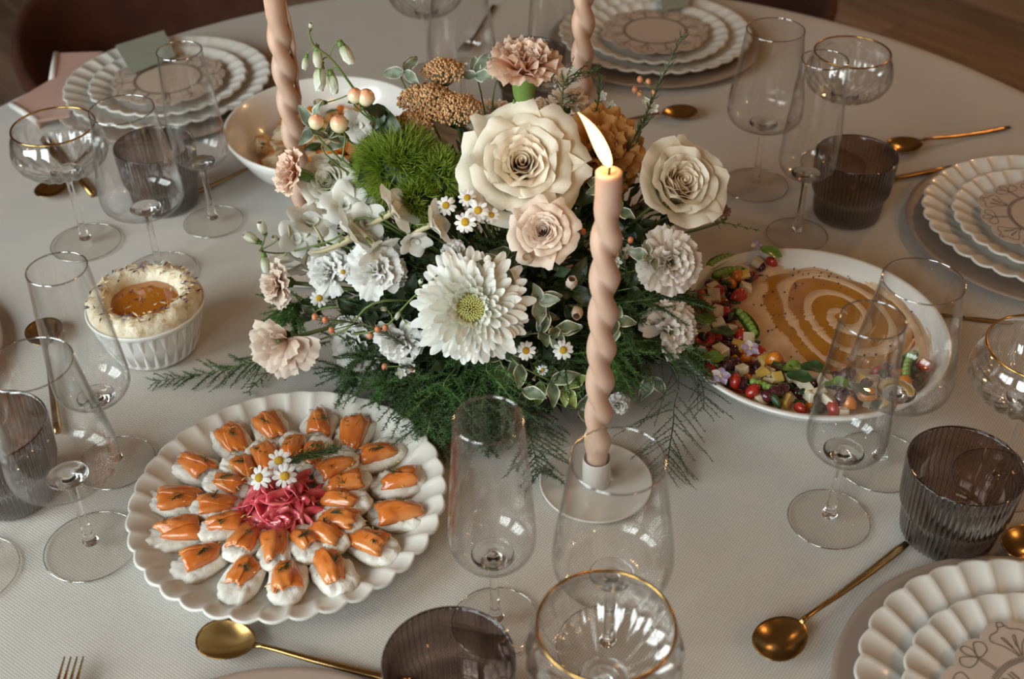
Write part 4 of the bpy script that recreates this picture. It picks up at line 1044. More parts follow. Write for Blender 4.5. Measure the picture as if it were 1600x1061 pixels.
SV = [([dice('', (0.018, 0.015, 0.012), s + 40).mesh('squash_piece', 'salad_tan', False) for s in range(3)], 'squash_piece', 'tan roasted vegetable piece in the deep salad bowl', 'vegetable'),
      ([wedge('', 0.022, 0.016, 0.011, s + 50).mesh('roasted_wedge', 'veg_orange') for s in range(3)], 'roasted_wedge', 'glossy orange roasted wedge in the deep salad bowl', 'vegetable'),
      ([wedge('', 0.022, 0.012, 0.006, s + 60).mesh('herb_leaf', 'veg_dark_green') for s in range(2)], 'herb_leaf', 'dark green herb leaf in the deep salad bowl', 'leaf'),
      ([dice('', (0.02, 0.016, 0.012), s + 70).mesh('cheese_piece', 'veg_cream', False) for s in range(2)], 'cheese_piece', 'pale cream piece in the deep salad bowl', 'vegetable')]
r = random.Random(31)
for k in range(95):
    a = r.uniform(0, 6.28); q = math.sqrt(r.random()) * 0.68; ms, nm, lab, cat = r.choices(SV, (6, 5, 3, 1))[0]
    p = BC + Vector((math.cos(a) * q * BR, math.sin(a) * q * BR, 0.0440 + 0.011 * (1 - q * q) + r.uniform(0, 0.006)))
    tag(link(nm, r.choice(ms), None, frame(p, (r.uniform(-0.5, 0.5), r.uniform(-0.5, 0.5), 1), r.uniform(0, 6.28), r.uniform(0.85, 1.2))), lab, cat, 'salad pieces in the deep bowl')
# ================================================================ flower materials
def petal_mat(name, base, mid, tip, rough=0.55, tl=0.28, blotch=0.06):
    b = 1 - blotch
    return mat(name, (b, b, b), rough, (1, 1, 1), 40.0, 0.35, 0.65, translucent=tl, uv=[(0.0, base), (0.5, mid), (1.0, tip)], spec=0.3, sheen=0.1)
petal_mat('rose_petal', (0.62, 0.56, 0.28), (0.84, 0.76, 0.56), (0.91, 0.86, 0.74))
petal_mat('rose_inner_petal', (0.72, 0.50, 0.28), (0.86, 0.70, 0.50), (0.91, 0.83, 0.68))
petal_mat('cream_petal', (0.62, 0.63, 0.34), (0.86, 0.85, 0.68), (0.91, 0.90, 0.80))
petal_mat('blush_petal', (0.66, 0.42, 0.28), (0.80, 0.60, 0.46), (0.85, 0.73, 0.62))
petal_mat('peach_petal', (0.62, 0.26, 0.12), (0.82, 0.50, 0.34), (0.90, 0.71, 0.57))
petal_mat('pale_peach_petal', (0.64, 0.40, 0.27), (0.80, 0.60, 0.47), (0.86, 0.75, 0.65))
petal_mat('orange_petal', (0.38, 0.13, 0.015), (0.56, 0.24, 0.045), (0.66, 0.36, 0.12))
petal_mat('white_petal', (0.66, 0.66, 0.52), (0.82, 0.81, 0.76), (0.88, 0.87, 0.84))
petal_mat('pearl_petal', (0.62, 0.56, 0.44), (0.76, 0.69, 0.61), (0.84, 0.79, 0.73))
petal_mat('mum_petal', (0.62, 0.64, 0.36), (0.80, 0.81, 0.70), (0.88, 0.88, 0.84))
petal_mat('larkspur_petal', (0.62, 0.55, 0.40), (0.84, 0.82, 0.74), (0.90, 0.89, 0.84), tl=0.30)
petal_mat('bud_petal', (0.36, 0.46, 0.18), (0.70, 0.74, 0.54), (0.84, 0.84, 0.76))
mat('mum_eye', (0.42, 0.42, 0.10), 0.6, (0.60, 0.57, 0.24), 300.0)
mat('calyx', (0.10, 0.19, 0.035), 0.45, (0.16, 0.27, 0.06), 60.0, translucent=0.1)
mat('stem_green', (0.10, 0.15, 0.035), 0.5, (0.15, 0.20, 0.06), 50.0)
mat('spur', (0.46, 0.36, 0.22), 0.5, (0.40, 0.38, 0.20), 90.0)
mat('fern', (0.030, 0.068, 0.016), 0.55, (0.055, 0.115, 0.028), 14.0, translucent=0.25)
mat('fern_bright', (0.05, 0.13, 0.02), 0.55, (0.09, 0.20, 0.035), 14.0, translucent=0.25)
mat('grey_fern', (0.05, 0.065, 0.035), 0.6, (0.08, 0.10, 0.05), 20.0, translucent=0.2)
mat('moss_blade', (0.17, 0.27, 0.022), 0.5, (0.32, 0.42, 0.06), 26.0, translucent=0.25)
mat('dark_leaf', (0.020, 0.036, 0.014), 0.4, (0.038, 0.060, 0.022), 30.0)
mat('yarrow_floret', (0.46, 0.24, 0.10), 0.7, (0.68, 0.43, 0.22), 160.0, 0.4, 0.6)
mat('dried_brown', (0.20, 0.11, 0.055), 0.8, (0.30, 0.17, 0.09), 160.0)
mat('berry', (0.78, 0.70, 0.50), 0.28, (0.80, 0.72, 0.55), 60.0, coat=0.3, uv=[(0.0, (0.72, 0.80, 0.62)), (0.45, (1, 0.95, 0.85)), (0.68, (1.0, 0.62, 0.48)), (1.0, (0.92, 0.36, 0.24))], sss=0.1)
mat('wax_bud', (0.50, 0.15, 0.06), 0.4, (0.62, 0.28, 0.14), 200.0)
mat('needle', (0.045, 0.060, 0.022), 0.5, (0.085, 0.10, 0.04), 60.0)
def variegated(name, g1, g2, edge):
    m, t, b = nodes(name); tc = N(t, 'ShaderNodeTexCoord'); sx = N(t, 'ShaderNodeSeparateXYZ'); t.links.new(tc.outputs['UV'], sx.inputs[0])
    n = N(t, 'ShaderNodeTexNoise'); n.inputs['Scale'].default_value = 90.0; n.inputs['Detail'].default_value = 3; t.links.new(tc.outputs['Object'], n.inputs['Vector'])
    s = N(t, 'ShaderNodeMath', operation='SUBTRACT'); s.inputs[1].default_value = 0.5; t.links.new(sx.outputs[1], s.inputs[0])
    a = N(t, 'ShaderNodeMath', operation='ABSOLUTE'); t.links.new(s.outputs[0], a.inputs[0])
    ma = N(t, 'ShaderNodeMath', operation='MULTIPLY_ADD'); t.links.new(n.outputs['Fac'], ma.inputs[0]); ma.inputs[1].default_value = 0.22; t.links.new(a.outputs[0], ma.inputs[2])
    e = ramp(t, [(0.50, (0, 0, 0)), (0.56, (1, 1, 1))]); t.links.new(ma.outputs[0], e.inputs['Fac'])
    g = ramp(t, [(0.4, g1), (0.6, g2)]); t.links.new(n.outputs['Fac'], g.inputs['Fac'])
    mx = N(t, 'ShaderNodeMix', data_type='RGBA'); t.links.new(e.outputs['Color'], mx.inputs[0]); t.links.new(g.outputs['Color'], mx.inputs[6]); mx.inputs[7].default_value = (*edge, 1)
    t.links.new(mx.outputs[2], b.inputs['Base Color']); b.inputs['Roughness'].default_value = 0.4
variegated('pittosporum', (0.075, 0.105, 0.055), (0.15, 0.18, 0.105), (0.62, 0.60, 0.44))
variegated('pittosporum_young', (0.16, 0.23, 0.05), (0.24, 0.31, 0.08), (0.60, 0.60, 0.32))
variegated('sage_leaf', (0.14, 0.18, 0.12), (0.21, 0.25, 0.18), (0.52, 0.52, 0.42))

# ================================================================ bouquet frame
CAM = Vector((0, 0, T + HC))
VC = Vector((0.0, 0.985, T))
EC = VC + Vector((0, 0, 0.055)); ER = Vector((0.205, 0.150, 0.185))
def B(px, py, push=0.0, y=None):
    """where the bouquet's dome is seen at a pixel; push moves it away from the viewer"""
    d = (PY(px, py, 1.0) - CAM).normalized()
    if y is not None: p = PY(px, py, y); return p + d * push
    o = CAM - EC; a = sum((d[i] / ER[i]) ** 2 for i in range(3)); b = 2 * sum(o[i] * d[i] / ER[i] ** 2 for i in range(3)); c = sum((o[i] / ER[i]) ** 2 for i in range(3)) - 1
    disc = b * b - 4 * a * c
    t = (-b - math.sqrt(disc)) / (2 * a) if disc > 0 else -b / (2 * a)
    p = CAM + d * (t + push)
    return p
def face_axis(p, cam_w=0.6, out_w=1.0, extra=(0, 0, 0)):
    n = p - EC; n = Vector([n[i] / ER[i] ** 2 for i in range(3)]).normalized()
    return (n * out_w + (CAM - p).normalized() * cam_w + Vector(extra)).normalized()
def psize(p, px): return px / 2 * depth_at(p) / FPX
R4 = random.Random(44)

def petal_mesh(name, mt, L, W, a0, a1, kr=0.0, rb=0.0, rd=0.35, serr=0.0, ruf=0.0, rf=3.0, base=0.2, roll=0.0, seed=0, nu=8, nv=8, pw=1.4, full=0.65, rise=0.0):
    m = MB(); rnd = random.Random(seed); ph = rnd.uniform(0, 6); a0, a1, roll = math.radians(a0), math.radians(a1), math.radians(roll)
    jag = [rnd.uniform(-1, 1) for _ in range(nv + 1)]
    rows = [[None] * (nv + 1) for _ in range(nu + 1)]
    for j in range(nv + 1):
        v = j / nv * 2 - 1; Lv = L * (1 - rd * abs(v) ** 2.2 + serr * (jag[j] if j % 2 else abs(jag[j])))
        r, z = rb, rise
        for i in range(nu + 1):
            u = i / nu; ang = a0 + (a1 - a0) * u ** pw + roll * max(0, (u - 0.72) / 0.28) ** 2
            if i: r += math.sin(ang) * Lv / nu; z += math.cos(ang) * Lv / nu
            w_ = W * (base + (1 - base) * math.sin(PI / 2 * min(1, u / full)))
            s_ = v * w_ / 2
            if kr: lat, inw = math.sin(s_ / kr) * kr, (1 - math.cos(s_ / kr)) * kr
            else: lat, inw = s_, 0
            rr_ = ruf * u * u * (math.sin(rf * v * PI + ph) + 0.5 * math.sin(rf * 2.3 * v * PI + ph * 2))
            n_ = inw + rr_
            rows[i][j] = Vector((r - math.cos(ang) * n_, lat, z + math.sin(ang) * n_))
    m.grid(rows, nu, nv); return m.mesh(name, mt)
CACHE = {}
def cached(key, fn):
    if key not in CACHE: CACHE[key] = fn()
    return CACHE[key]
def add_stem(t, length, rad=0.0022, mt='stem_green', towards=None):
    """stem from the flower's base back into the vase; local space of t"""
    mw = t.matrix_basis; inv = mw.inverted(); s_ = mw.to_scale().x
    top = Vector((0, 0, 0)); end = inv @ (VC + Vector((R4.uniform(-0.03, 0.03), R4.uniform(-0.03, 0.03), 0.055)))
    mid = Vector((0, 0, -length / s_ * 0.35))
    m = MB(); m.tube(smooth_path([top, mid, lerp(mid, end, 0.5), end], 4), rad / s_, 6); return m.build('stem', mt, t)
def calyx(t, r, L, z0=0.0, tips=5):
    me = cached(('calyx', r, L, tips), lambda: _calyx(r, L, tips)); return link('calyx', me, t, Matrix.Translation((0, 0, z0)))
def _calyx(r, L, tips):
    m = MB(); m.lathe([(r * 0.30, -L), (r * 0.62, -L * 0.92), (r * 0.88, -L * 0.6), (r * 0.98, -L * 0.25), (r * 1.1, 0.0), (r * 1.2, L * 0.12)], 20, lambda rr_, z, a, i: (rr_, z + (0.10 * L * math.cos(a * tips) if i >= 4 else 0))); m.cap(0, 20, True)
    for k in range(3):
        a = 2 * PI * k / 3; m.tube([(r * 0.35 * math.cos(a), r * 0.35 * math.sin(a), -L * 1.0), (r * 0.85 * math.cos(a), r * 0.85 * math.sin(a), -L * 0.86), (r * 0.95 * math.cos(a), r * 0.95 * math.sin(a), -L * 0.70)], [r * 0.2, r * 0.22, r * 0.04], 5)
    return m.mesh('calyx', 'calyx')

def rose(p, axis, R, label, outer='rose_petal', inner='rose_inner_petal', opened=1.0, seed=0, group=None, layers=7, name='rose'):
    t = thing(name, label, 'flower', group=group, mw=frame(p, axis, seed * 1.3, R / 1.02)); r = random.Random(seed)
    spec = [(4, 0.13, 0.75, 0.40, 1, 3, 0.20, 12), (5, 0.15, 0.76, 0.46, 3, 7, 0.23, 22), (6, 0.165, 0.77, 0.52, 5, 12, 0.27, 32), (6, 0.18, 0.78, 0.64, 9, 18, 0.32, 45), (6, 0.20, 0.80, 0.82, 16, 30, 0.40, 60), (5, 0.23, 0.83, 1.00, 28, 52, 0.52, 60), (5, 0.26, 0.92, 1.20, 46, 84, 0.78, 55)]
    for li, (n, rb, L, W, a0, a1, kr, roll) in enumerate(spec[:layers]):
        o_ = opened if li >= 2 else 1.0
        for k in range(n):
            vs = (k + li) % 2
            me = cached(('rose', li, vs, outer, inner, opened), lambda: petal_mesh('petal', inner if li < 4 else outer, L, W, a0 * o_, a1 * o_, kr, rb * (0.75 + 0.25 * o_), 0.30, 0.02, 0.014 + 0.008 * li, 1.1, 0.45, roll * o_, seed=li * 7 + vs, nu=10, nv=9, full=0.55, rise=-0.38))
            link('petal', me, t, Matrix.Rotation(2 * PI * k / n + li * 0.72 + r.uniform(-0.16, 0.16), 4, 'Z') @ Matrix.Rotation(r.uniform(-0.05, 0.07), 4, 'Y') @ Matrix.Scale(r.uniform(0.95, 1.05), 4))
    link('heart', cached(('heart', inner), lambda: _heart(inner)), t)
    calyx(t, 0.20, 0.28, -0.40)
    add_stem(t, 0.06); return t
def _heart(mt):
    """the tightly rolled middle of a rose: one spiral ribbon"""
    m = MB(); rows = []; n = 84
    for j in range(7):
        w_ = j / 6; row = []
        for i in range(n + 1):
            tn = 2.9 * i / n; a = tn * 2 * PI; top = 0.36 - 0.012 * tn + 0.016 * math.sin(a * 1.35 + 1) + 0.010 * noise.noise(Vector((i * 0.4, 0, 3)))
            r = 0.004 + 0.055 * tn + 0.028 * w_ ** 4 + 0.006 * noise.noise(Vector((i * 0.25, w_ * 2, 0)))
            row.append(Vector((r * math.cos(a), r * math.sin(a), lerp(-0.3, top, w_))))
        rows.append(row)
    m.grid(rows, 6, n); return m.mesh('heart', mt)
def carnation(p, axis, R, label, mt, seed=0, group=None, ruf=0.085, cal=True, dens=1.0, flat=1.0):
    t = thing('carnation', label, 'flower', group=group, mw=frame(p, axis, seed * 0.9, R / 1.0)); r = random.Random(seed)
    spec = [(5, 0.74, 0.62, 2, 18), (6, 0.84, 0.76, 10, 32), (7, 0.93, 0.88, 24, 56), (7, 1.0, 0.96, 44, 82), (6, 1.03, 1.02, 60, 100)]
    for li, (n, L, W, a0, a1) in enumerate(spec):
        for k in range(max(3, int(n * dens))):
            vs = r.randrange(3)
            me = cached(('carn', li, vs, mt, ruf, flat), lambda: petal_mesh('petal', mt, L, W, a0 * flat, a1 * flat, 0, 0.02 + 0.02 * li, 0.16, 0.045, ruf, 1.5 + vs * 0.45, 0.16, 14, seed=li * 11 + vs * 3, nu=8, nv=16, full=0.95, pw=1.0, rise=-0.45))
            link('petal', me, t, Matrix.Rotation(2 * PI * k / n + li * 0.5 + r.uniform(-0.2, 0.2), 4, 'Z') @ Matrix.Rotation(r.uniform(-0.12, 0.12), 4, 'Y') @ Matrix.Scale(r.uniform(0.9, 1.06), 4))
    if cal: calyx(t, *(cal if cal is not True else (0.25, 0.62, -0.36)))
    add_stem(t, 0.05); return t
def chrysanthemum(p, axis, R, label, seed=0):
    t = thing('chrysanthemum', label, 'flower', mw=frame(p, axis, 0.3, R)); r = random.Random(seed); n = 170
    for i in range(n):
        u = i / (n - 1); c = int(u * 7.99)
        q = (c + 0.5) / 8
        vs = i % 3
        me = cached(('mum', c, vs), lambda: petal_mesh('petal', 'mum_petal', lerp(0.30, 0.86, q ** 0.75), lerp(0.125, 0.175, q), lerp(26, 84, q ** 0.8), lerp(16, 100, q ** 0.85) + (vs - 1) * 10, lerp(0.10, 0.17, q), 0.15 + 0.03 * q, 0.17, 0.0, 0.016, 1.0, 0.40, -18 if q < 0.5 else 8, seed=c * 3 + vs, nu=8, nv=6, full=0.6, pw=1.0, rise=0.10 * (1 - q)))
        link('petal', me, t, Matrix.Rotation(i * 2.39996, 4, 'Z') @ Matrix.Rotation(r.uniform(-0.08, 0.08), 4, 'Y') @ Matrix.Scale(r.uniform(0.9, 1.08), 4))
    m = MB(); m.ball((0, 0, 0.09), 0.16, 14, 8, (1, 1, 0.7))
    for i in range(90):
        u = math.sqrt((i + 0.5) / 90); a = i * 2.39996; b = Vector((math.cos(a) * u * 0.21, math.sin(a) * u * 0.21, 0.16 + 0.06 * (1 - u * u)))
        m.tube([b, b + Vector((math.cos(a) * u * 0.05, math.sin(a) * u * 0.05, 0.08)), b + Vector((-math.cos(a) * 0.01, -math.sin(a) * 0.01, 0.13))], [0.018, 0.022, 0.008], 5)
    o = m.build('eye', 'mum_eye', t); o.scale = (0.92, 0.92, 1.0); o['label'] = 'yellow-green eye of tightly rolled florets'
    add_stem(t, 0.05); return t
def larkspur(p, axis, R, label, seed=0, group='white larkspur florets', spur_dir=None, mt='larkspur_petal'):
    t = thing('larkspur_floret', label, 'flower', group=group, mw=frame(p, axis, seed * 1.1, R)); r = random.Random(seed)
    for k in range(5):
        vs = k % 2
        me = cached(('lark', vs, mt), lambda: petal_mesh('petal', mt, 1.0, 0.86, 46, 84 + 14 * vs, 0.8, 0.06, 0.42, 0.0, 0.05, 1.2, 0.22, 0, seed=vs + 3, nu=8, nv=6, full=0.6))
        link('petal', me, t, Matrix.Rotation(2 * PI * k / 5 + r.uniform(-0.1, 0.1), 4, 'Z') @ Matrix.Rotation(r.uniform(-0.2, 0.15), 4, 'Y') @ Matrix.Scale(r.uniform(0.9, 1.05), 4))
    for k in range(3):
        me = cached(('larkin', mt), lambda: petal_mesh('inner_petal', mt, 0.42, 0.36, 10, 35, 0.3, 0.03, 0.3, nu=5, nv=4)); link('inner_petal', me, t, Matrix.Rotation(2 * PI * k / 3 + 0.4, 4, 'Z') @ Matrix.Rotation(r.uniform(0, 0.5), 4, 'Y'))
    sd = Vector((0.22, 0.05, -1)).normalized()
    m = MB(); m.tube(smooth_path([(0, 0, 0.02), sd * 0.5 + Vector((0, 0, -0.05)), sd * 1.0 + Vector((0.05, 0, 0)), sd * 1.35 + Vector((0.16, 0, 0.05))], 4), [lerp(0.13, 0.03, i / 12) for i in range(13)], 8); o = m.build('spur', 'spur', t); o['label'] = 'tan curved spur'
    add_stem(t, 0.03, 0.0011); return t
def bud(p, axis, R, label, mt='bud_petal', seed=0, group='flower buds', stem=True, name='flower_bud'):
    t = thing(name, label, 'flower bud', group=group, mw=frame(p, axis, seed, R))
    for k in range(5):
        me = cached(('bud', mt), lambda: petal_mesh('petal', mt, 2.1, 1.25, 42, -38, 0.62, 0.05, 0.30, nu=8, nv=6, full=0.5, rise=-0.9, roll=25)); link('petal', me, t, Matrix.Rotation(2 * PI * k / 5, 4, 'Z') @ Matrix.Scale(0.92 + 0.03 * k, 4))
    calyx(t, 0.30, 0.5, -0.8)
    if stem: add_stem(t, 0.03, 0.0013)
    return t

# ---------------------------------------------------------------- foliage
def frond(pts, label, mt='fern', dens=1.0, spread=0.05, fine=0.006, name='fern_frond', group='asparagus fern fronds', seed=0):
    """feathery asparagus fern: a main stem, side branches and fine needles"""
    r = random.Random(seed); pts = smooth_path(pts, 6); base = pts[0]
    t = thing(name, label, 'fern', base, group=group); m = MB(); n = len(pts)
    loc = [p - base for p in pts]
    st = MB(); st.tube(loc, [lerp(0.0013, 0.0004, i / (n - 1)) for i in range(n)], 5); st.build('stem', 'stem_green' if mt != 'grey_fern' else 'dark_leaf', t)
    L = sum((loc[i + 1] - loc[i]).length for i in range(n - 1)); nb = max(6, int(L / 0.0060 * dens))
    for b in range(nb):
        u = 0.06 + 0.94 * (b + r.random()) / nb; q = u * (n - 1); i = min(int(q), n - 2); p = lerp(loc[i], loc[i + 1], q - i); d = (loc[i + 1] - loc[i]).normalized()
        side = d.cross(Vector((0, 0, 1))); side = side.normalized() if side.length > 1e-3 else Vector((1, 0, 0)); side *= (1 if b % 2 else -1)
        bl = spread * (0.35 + 0.65 * math.sin(PI * min(1, 0.12 + 0.85 * u))) * r.uniform(0.6, 1.15)
        dirv = (d * r.uniform(0.5, 0.9) + side * r.uniform(0.5, 0.9) + Vector((0, 0, r.uniform(-0.25, 0.3)))).normalized()
        e = p + dirv * bl + Vector((0, 0, -0.15 * bl)); md = lerp(p, e, 0.5) + Vector((0, 0, 0.08 * bl))
        m.tube([p, md, e], [0.00045, 0.0004, 0.0002], 3, False)
        nn = max(5, int(bl / 0.00085 * dens))
        for k in range(nn):
            w_ = (k + r.random()) / nn; c = lerp(lerp(p, md, w_), lerp(md, e, w_), w_)
            dv = (dirv * 0.55 + Vector((r.uniform(-1, 1), r.uniform(-1, 1), r.uniform(-0.7, 0.7)))).normalized() * fine * r.uniform(0.6, 1.1) * (1.1 - 0.5 * w_)
            s_ = dv.orthogonal().normalized() * 0.00045
            m.tri(c - s_, c + s_, c + dv)
    for v in range(len(m.v)):          # nothing sinks into the cloth
        if m.v[v].z + base.z < T + 0.002: m.v[v].z = T + 0.002 - base.z
    o = m.build('needles', mt, t, False); o['kind'] = 'stuff'; return t
def leaf_me(key, mt, L, W, wav, cup, seed):
    def f():
        m = MB(); rows = []; r = random.Random(seed); ph = r.uniform(0, 6)
        for i in range(11):
            u = i / 10; w_ = W * (math.sin(PI * (0.03 + 0.94 * u ** 0.8))) + 0.0003
            rows.append([Vector((u * L, v * w_ / 2, cup * v * v * W + wav * W * math.sin(u * 11 + ph + v) * abs(v) - 0.25 * L * u * u)) for v in (-1, -0.66, -0.33, 0, 0.33, 0.66, 1)])
        m.grid(rows, 10, 6); return m.mesh('leaf', mt)
    return cached(('leaf', key, seed), f)
def sprig(pts, label, mt='pittosporum', n=8, L=0.024, W=0.0125, name='leafy_sprig', group='variegated leaf sprigs', seed=0, wav=0.12, spread=0.9, end_rosette=True):
    r = random.Random(seed); pts = smooth_path(pts, 5); base = pts[0]; loc = [p - base for p in pts]; k_ = len(loc)
    t = thing(name, label, 'foliage', base, group=group)
    st = MB(); st.tube(loc, [lerp(0.0014, 0.0006, i / (k_ - 1)) for i in range(k_)], 5); st.build('stem', 'stem_green', t)
    for b in range(n):
        u = 0.25 + 0.75 * b / max(1, n - 1); q = u * (k_ - 1) * 0.999; i = min(int(q), k_ - 2); p = lerp(loc[i], loc[i + 1], q - i); d = (loc[i + 1] - loc[i]).normalized()
        if end_rosette and b >= n - 4: p = loc[-1]
        ref = d.orthogonal().normalized(); a = b * 2.2 + r.uniform(-0.3, 0.3)
        out = (ref * math.cos(a) + d.cross(ref) * math.sin(a))
        x = (d * r.uniform(0.3, 0.8) + out * spread).normalized()
        toc = (CAM - (base + p)).normalized(); z = (toc + Vector((r.uniform(-0.6, 0.6), r.uniform(-0.6, 0.6), 0.3))).normalized(); z = (z - x * z.dot(x)).normalized(); y = z.cross(x)
        mw = Matrix(((x.x, y.x, z.x, p.x), (x.y, y.y, z.y, p.y), (x.z, y.z, z.z, p.z), (0, 0, 0, 1))) @ Matrix.Scale(r.uniform(0.7, 1.1), 4)
        link('leaf', leaf_me((mt, L, W, wav), mt, L, W, wav, 0.10, r.randrange(4)), t, mw)
    return t
def needle_sprig(pts, label, n=60, L=0.010, seed=0, flowers=(), buds=(), group='waxflower sprigs'):
    r = random.Random(seed); pts = smooth_path(pts, 6); base = pts[0]; loc = [p - base for p in pts]; k_ = len(loc)
    t = thing('waxflower_sprig', label, 'flower sprig', base, group=group)
    st = MB(); st.tube(loc, [lerp(0.0011, 0.0005, i / (k_ - 1)) for i in range(k_)], 5); st.build('stem', 'needle', t)
    m = MB()
    for b in range(n):
        q = r.uniform(0.12, 1) * (k_ - 1) * 0.999; i = int(q); p = lerp(loc[i], loc[i + 1], q - i); d = (loc[i + 1] - loc[i]).normalized()
        o_ = Vector((r.uniform(-1, 1), r.uniform(-1, 1), r.uniform(-1, 1))); o_ = (o_ - d * o_.dot(d)).normalized(); e = p + (d * 0.85 + o_ * 0.5) * L * r.uniform(0.6, 1.1)
        m.tube([p, (p + e) / 2 + o_ * 0.0008, e], [0.0004, 0.00055, 0.0001], 4, False)
    nd = m.build('needles', 'needle', t); nd['kind'] = 'stuff'
    for (x, y, s_) in flowers:
        c = PY(x, y, base.y if not isinstance(s_, tuple) else s_[1]) - base
        ax = (CAM - base).normalized() + Vector((r.uniform(-0.5, 0.5), 0, r.uniform(-0.3, 0.5))); fm = frame(c, ax, r.uniform(0, 6), 0.0062)
        st = MB(); q = min(loc, key=lambda v: (v - c).length); st.tube([q, (q + c) / 2 + Vector((0, 0, -0.001)), c], 0.0005, 4); st.build('stalk', 'stem_green', t)
        fo = MB(); fo.lathe([(0.1, -0.5), (0.35, -0.2), (0.45, 0.1), (0.3, 0.12), (0.02, 0.05)], 10, None, fm); fc = fo.build('flower', 'bud_petal', t)
        me = cached('waxp', lambda: petal_mesh('petal', 'white_petal', 0.75, 0.72, 60, 62, 0.4, 0.3, 0.4, nu=5, nv=4, full=0.5))
        for k in range(5): link('petal', me, fc, fm @ Matrix.Rotation(2 * PI * k / 5, 4, 'Z'))
    for (x, y) in buds:
        c = PY(x, y, base.y) - base; q = min(loc, key=lambda v: (v - c).length); bm = MB(); bm.ball(c, 0.0030, 10, 7, (1, 1, 1.15)); bm.build('bud', 'wax_bud', t)
        st = MB(); st.tube([q, c], 0.0005, 4); st.build('stalk', 'stem_green', t)
    return t

# ================================================================ the vase
t = thing('flower_bowl', 'low footed ceramic bowl hidden beneath the bouquet', 'vase', (VC.x, VC.y, T + 0.0003))
m = MB(); m.lathe([(0.001, 0.0008), (0.036, 0.0008), (0.038, 0.004), (0.034, 0.012), (0.050, 0.028), (0.060, 0.050), (0.060, 0.070), (0.057, 0.070), (0.056, 0.052), (0.046, 0.03), (0.001, 0.018)], 64); m.build('body', 'matte_white', t)
m = MB(); m.lathe([(0.055, 0.056), (0.05, 0.066), (0.001, 0.070)], 40); m.build('moss', 'dark_leaf', t)

# ================================================================ focal flowers
def F(px, py, w_, push=0.0, y=None, extra=(0, 0, 0), cw=0.6, ow=1.0):
    p = B(px, py, push, y); return p, face_axis(p, cw, ow, extra), psize(p, w_)
p, a, s_ = F(815, 258, 198, 0.0, None, (0.0, -0.15, 0.15), 1.2, 0.6); rose(p, a, s_, 'large open ivory garden rose beside the candle flame', seed=1)
p, a, s_ = F(1058, 290, 176, 0.0, 0.965, (0.30, 0.0, 0.30), 0.8, 0.4); rose(p, a, s_, 'half-open ivory rose facing away past the candle', opened=0.66, seed=2)
p, a, s_ = F(848, 362, 108, -0.01, None, (-0.1, -0.1, 0.25), 1.0, 0.5); rose(p, a, s_, 'blush pink spray rose tucked under the large ivory rose', 'blush_petal', 'blush_petal', 0.95, seed=3, layers=7)
p, a, s_ = F(515, 285, 118, -0.018, None, (-0.25, -0.3, 0.55), 0.9, 0.3); rose(p, a, s_, 'cream lisianthus bloom above the larkspur', 'cream_petal', 'cream_petal', 1.0, seed=4, layers=6, name='lisianthus')
p, a, s_ = F(737, 480, 192, -0.015, None, (0, -0.05, 0.1), 1.1, 0.5); chrysanthemum(p, a, s_, 'large white chrysanthemum with a yellow-green eye', 5)
p, a, s_ = F(820, 92, 122, 0.0, 0.985, (0.02, -0.35, 1.0), 0.0, 0.3); carnation(p, (0.03, -0.08, 1.0), s_, 'peach carnation standing tall on its green calyx', 'peach_petal', 6, 'carnations in the bouquet', flat=0.84, cal=(0.33, 1.0, -0.40))
p, a, s_ = F(942, 228, 150, 0.028, None, (0.25, -0.2, 0.5), 0.8, 0.4); carnation(p, a, s_, 'burnt orange carnation behind the candle flame', 'orange_petal', 7, 'carnations in the bouquet', 0.07)
p, a, s_ = F(450, 268, 82, 0.0, 0.99, (-1.0, -0.3, 0.25), 0.2, 0.5); carnation(p, a, s_, 'peach-striped carnation in front of the deep salad bowl', 'peach_petal', 8, 'carnations in the bouquet', flat=0.8)
p, a, s_ = F(436, 532, 108, 0.0, 0.872, (-0.5, -0.5, 0.35), 0.9, 0.1); carnation(p, a, s_, 'pale peach carnation drooping over the cloth near the platter', 'pale_peach_petal', 9, 'carnations in the bouquet', 0.07, dens=0.62)
p, a, s_ = F(424, 445, 78, 0.0, 0.95, (-0.9, -0.3, 0.0), 0.4, 0.4); carnation(p, a, s_, 'pale peach carnation under the outermost larkspur buds', 'pale_peach_petal', 10, 'carnations in the bouquet', dens=0.8)
for k, (x, y, w_, ex, lab) in enumerate([(583, 425, 92, (-0.1, -0.4, 0.1), 'round white carnation beside the chrysanthemum below the larkspur'), (508, 428, 72, (-0.3, -0.4, 0), 'small white carnation below the cream larkspur stems'),
                                         (552, 545, 84, (-0.3, -0.6, -0.1), 'white carnation low in the bouquet above the platter'), (621, 535, 66, (0.0, -0.6, 0.0), 'small white carnation between waxflower buds and chrysanthemum')]):
    p, a, s_ = F(x, y, w_ * 1.1, 0.0, None, ex); carnation(p, a, s_, lab, 'white_petal', 12 + k, 'white carnations in the bouquet', 0.075, dens=0.85)
p, a, s_ = F(1050, 410, 102, 0.0, 0.90, (0.25, -0.3, 0.2), 0.9, 0.4); carnation(p, a, s_, 'pearl white carnation facing out above the hummus dish', 'pearl_petal', 17, 'pearl carnations in the bouquet', 0.06)
p, a, s_ = F(1049, 520, 96, 0.0, 0.865, (0.3, -0.5, 0.1), 0.6, 0.4); carnation(p, a, s_, 'pearl white carnation hanging at the rim of the hummus dish', 'pearl_petal', 18, 'pearl carnations in the bouquet', 0.06, dens=0.8)
p, a, s_ = F(966, 636, 42, 0.0, 0.842, (0.2, -0.5, 0.2)); carnation(p, a, s_, 'tiny white carnation low beside the candle base', 'white_petal', 19, 'white carnations in the bouquet', 0.09, dens=0.8)
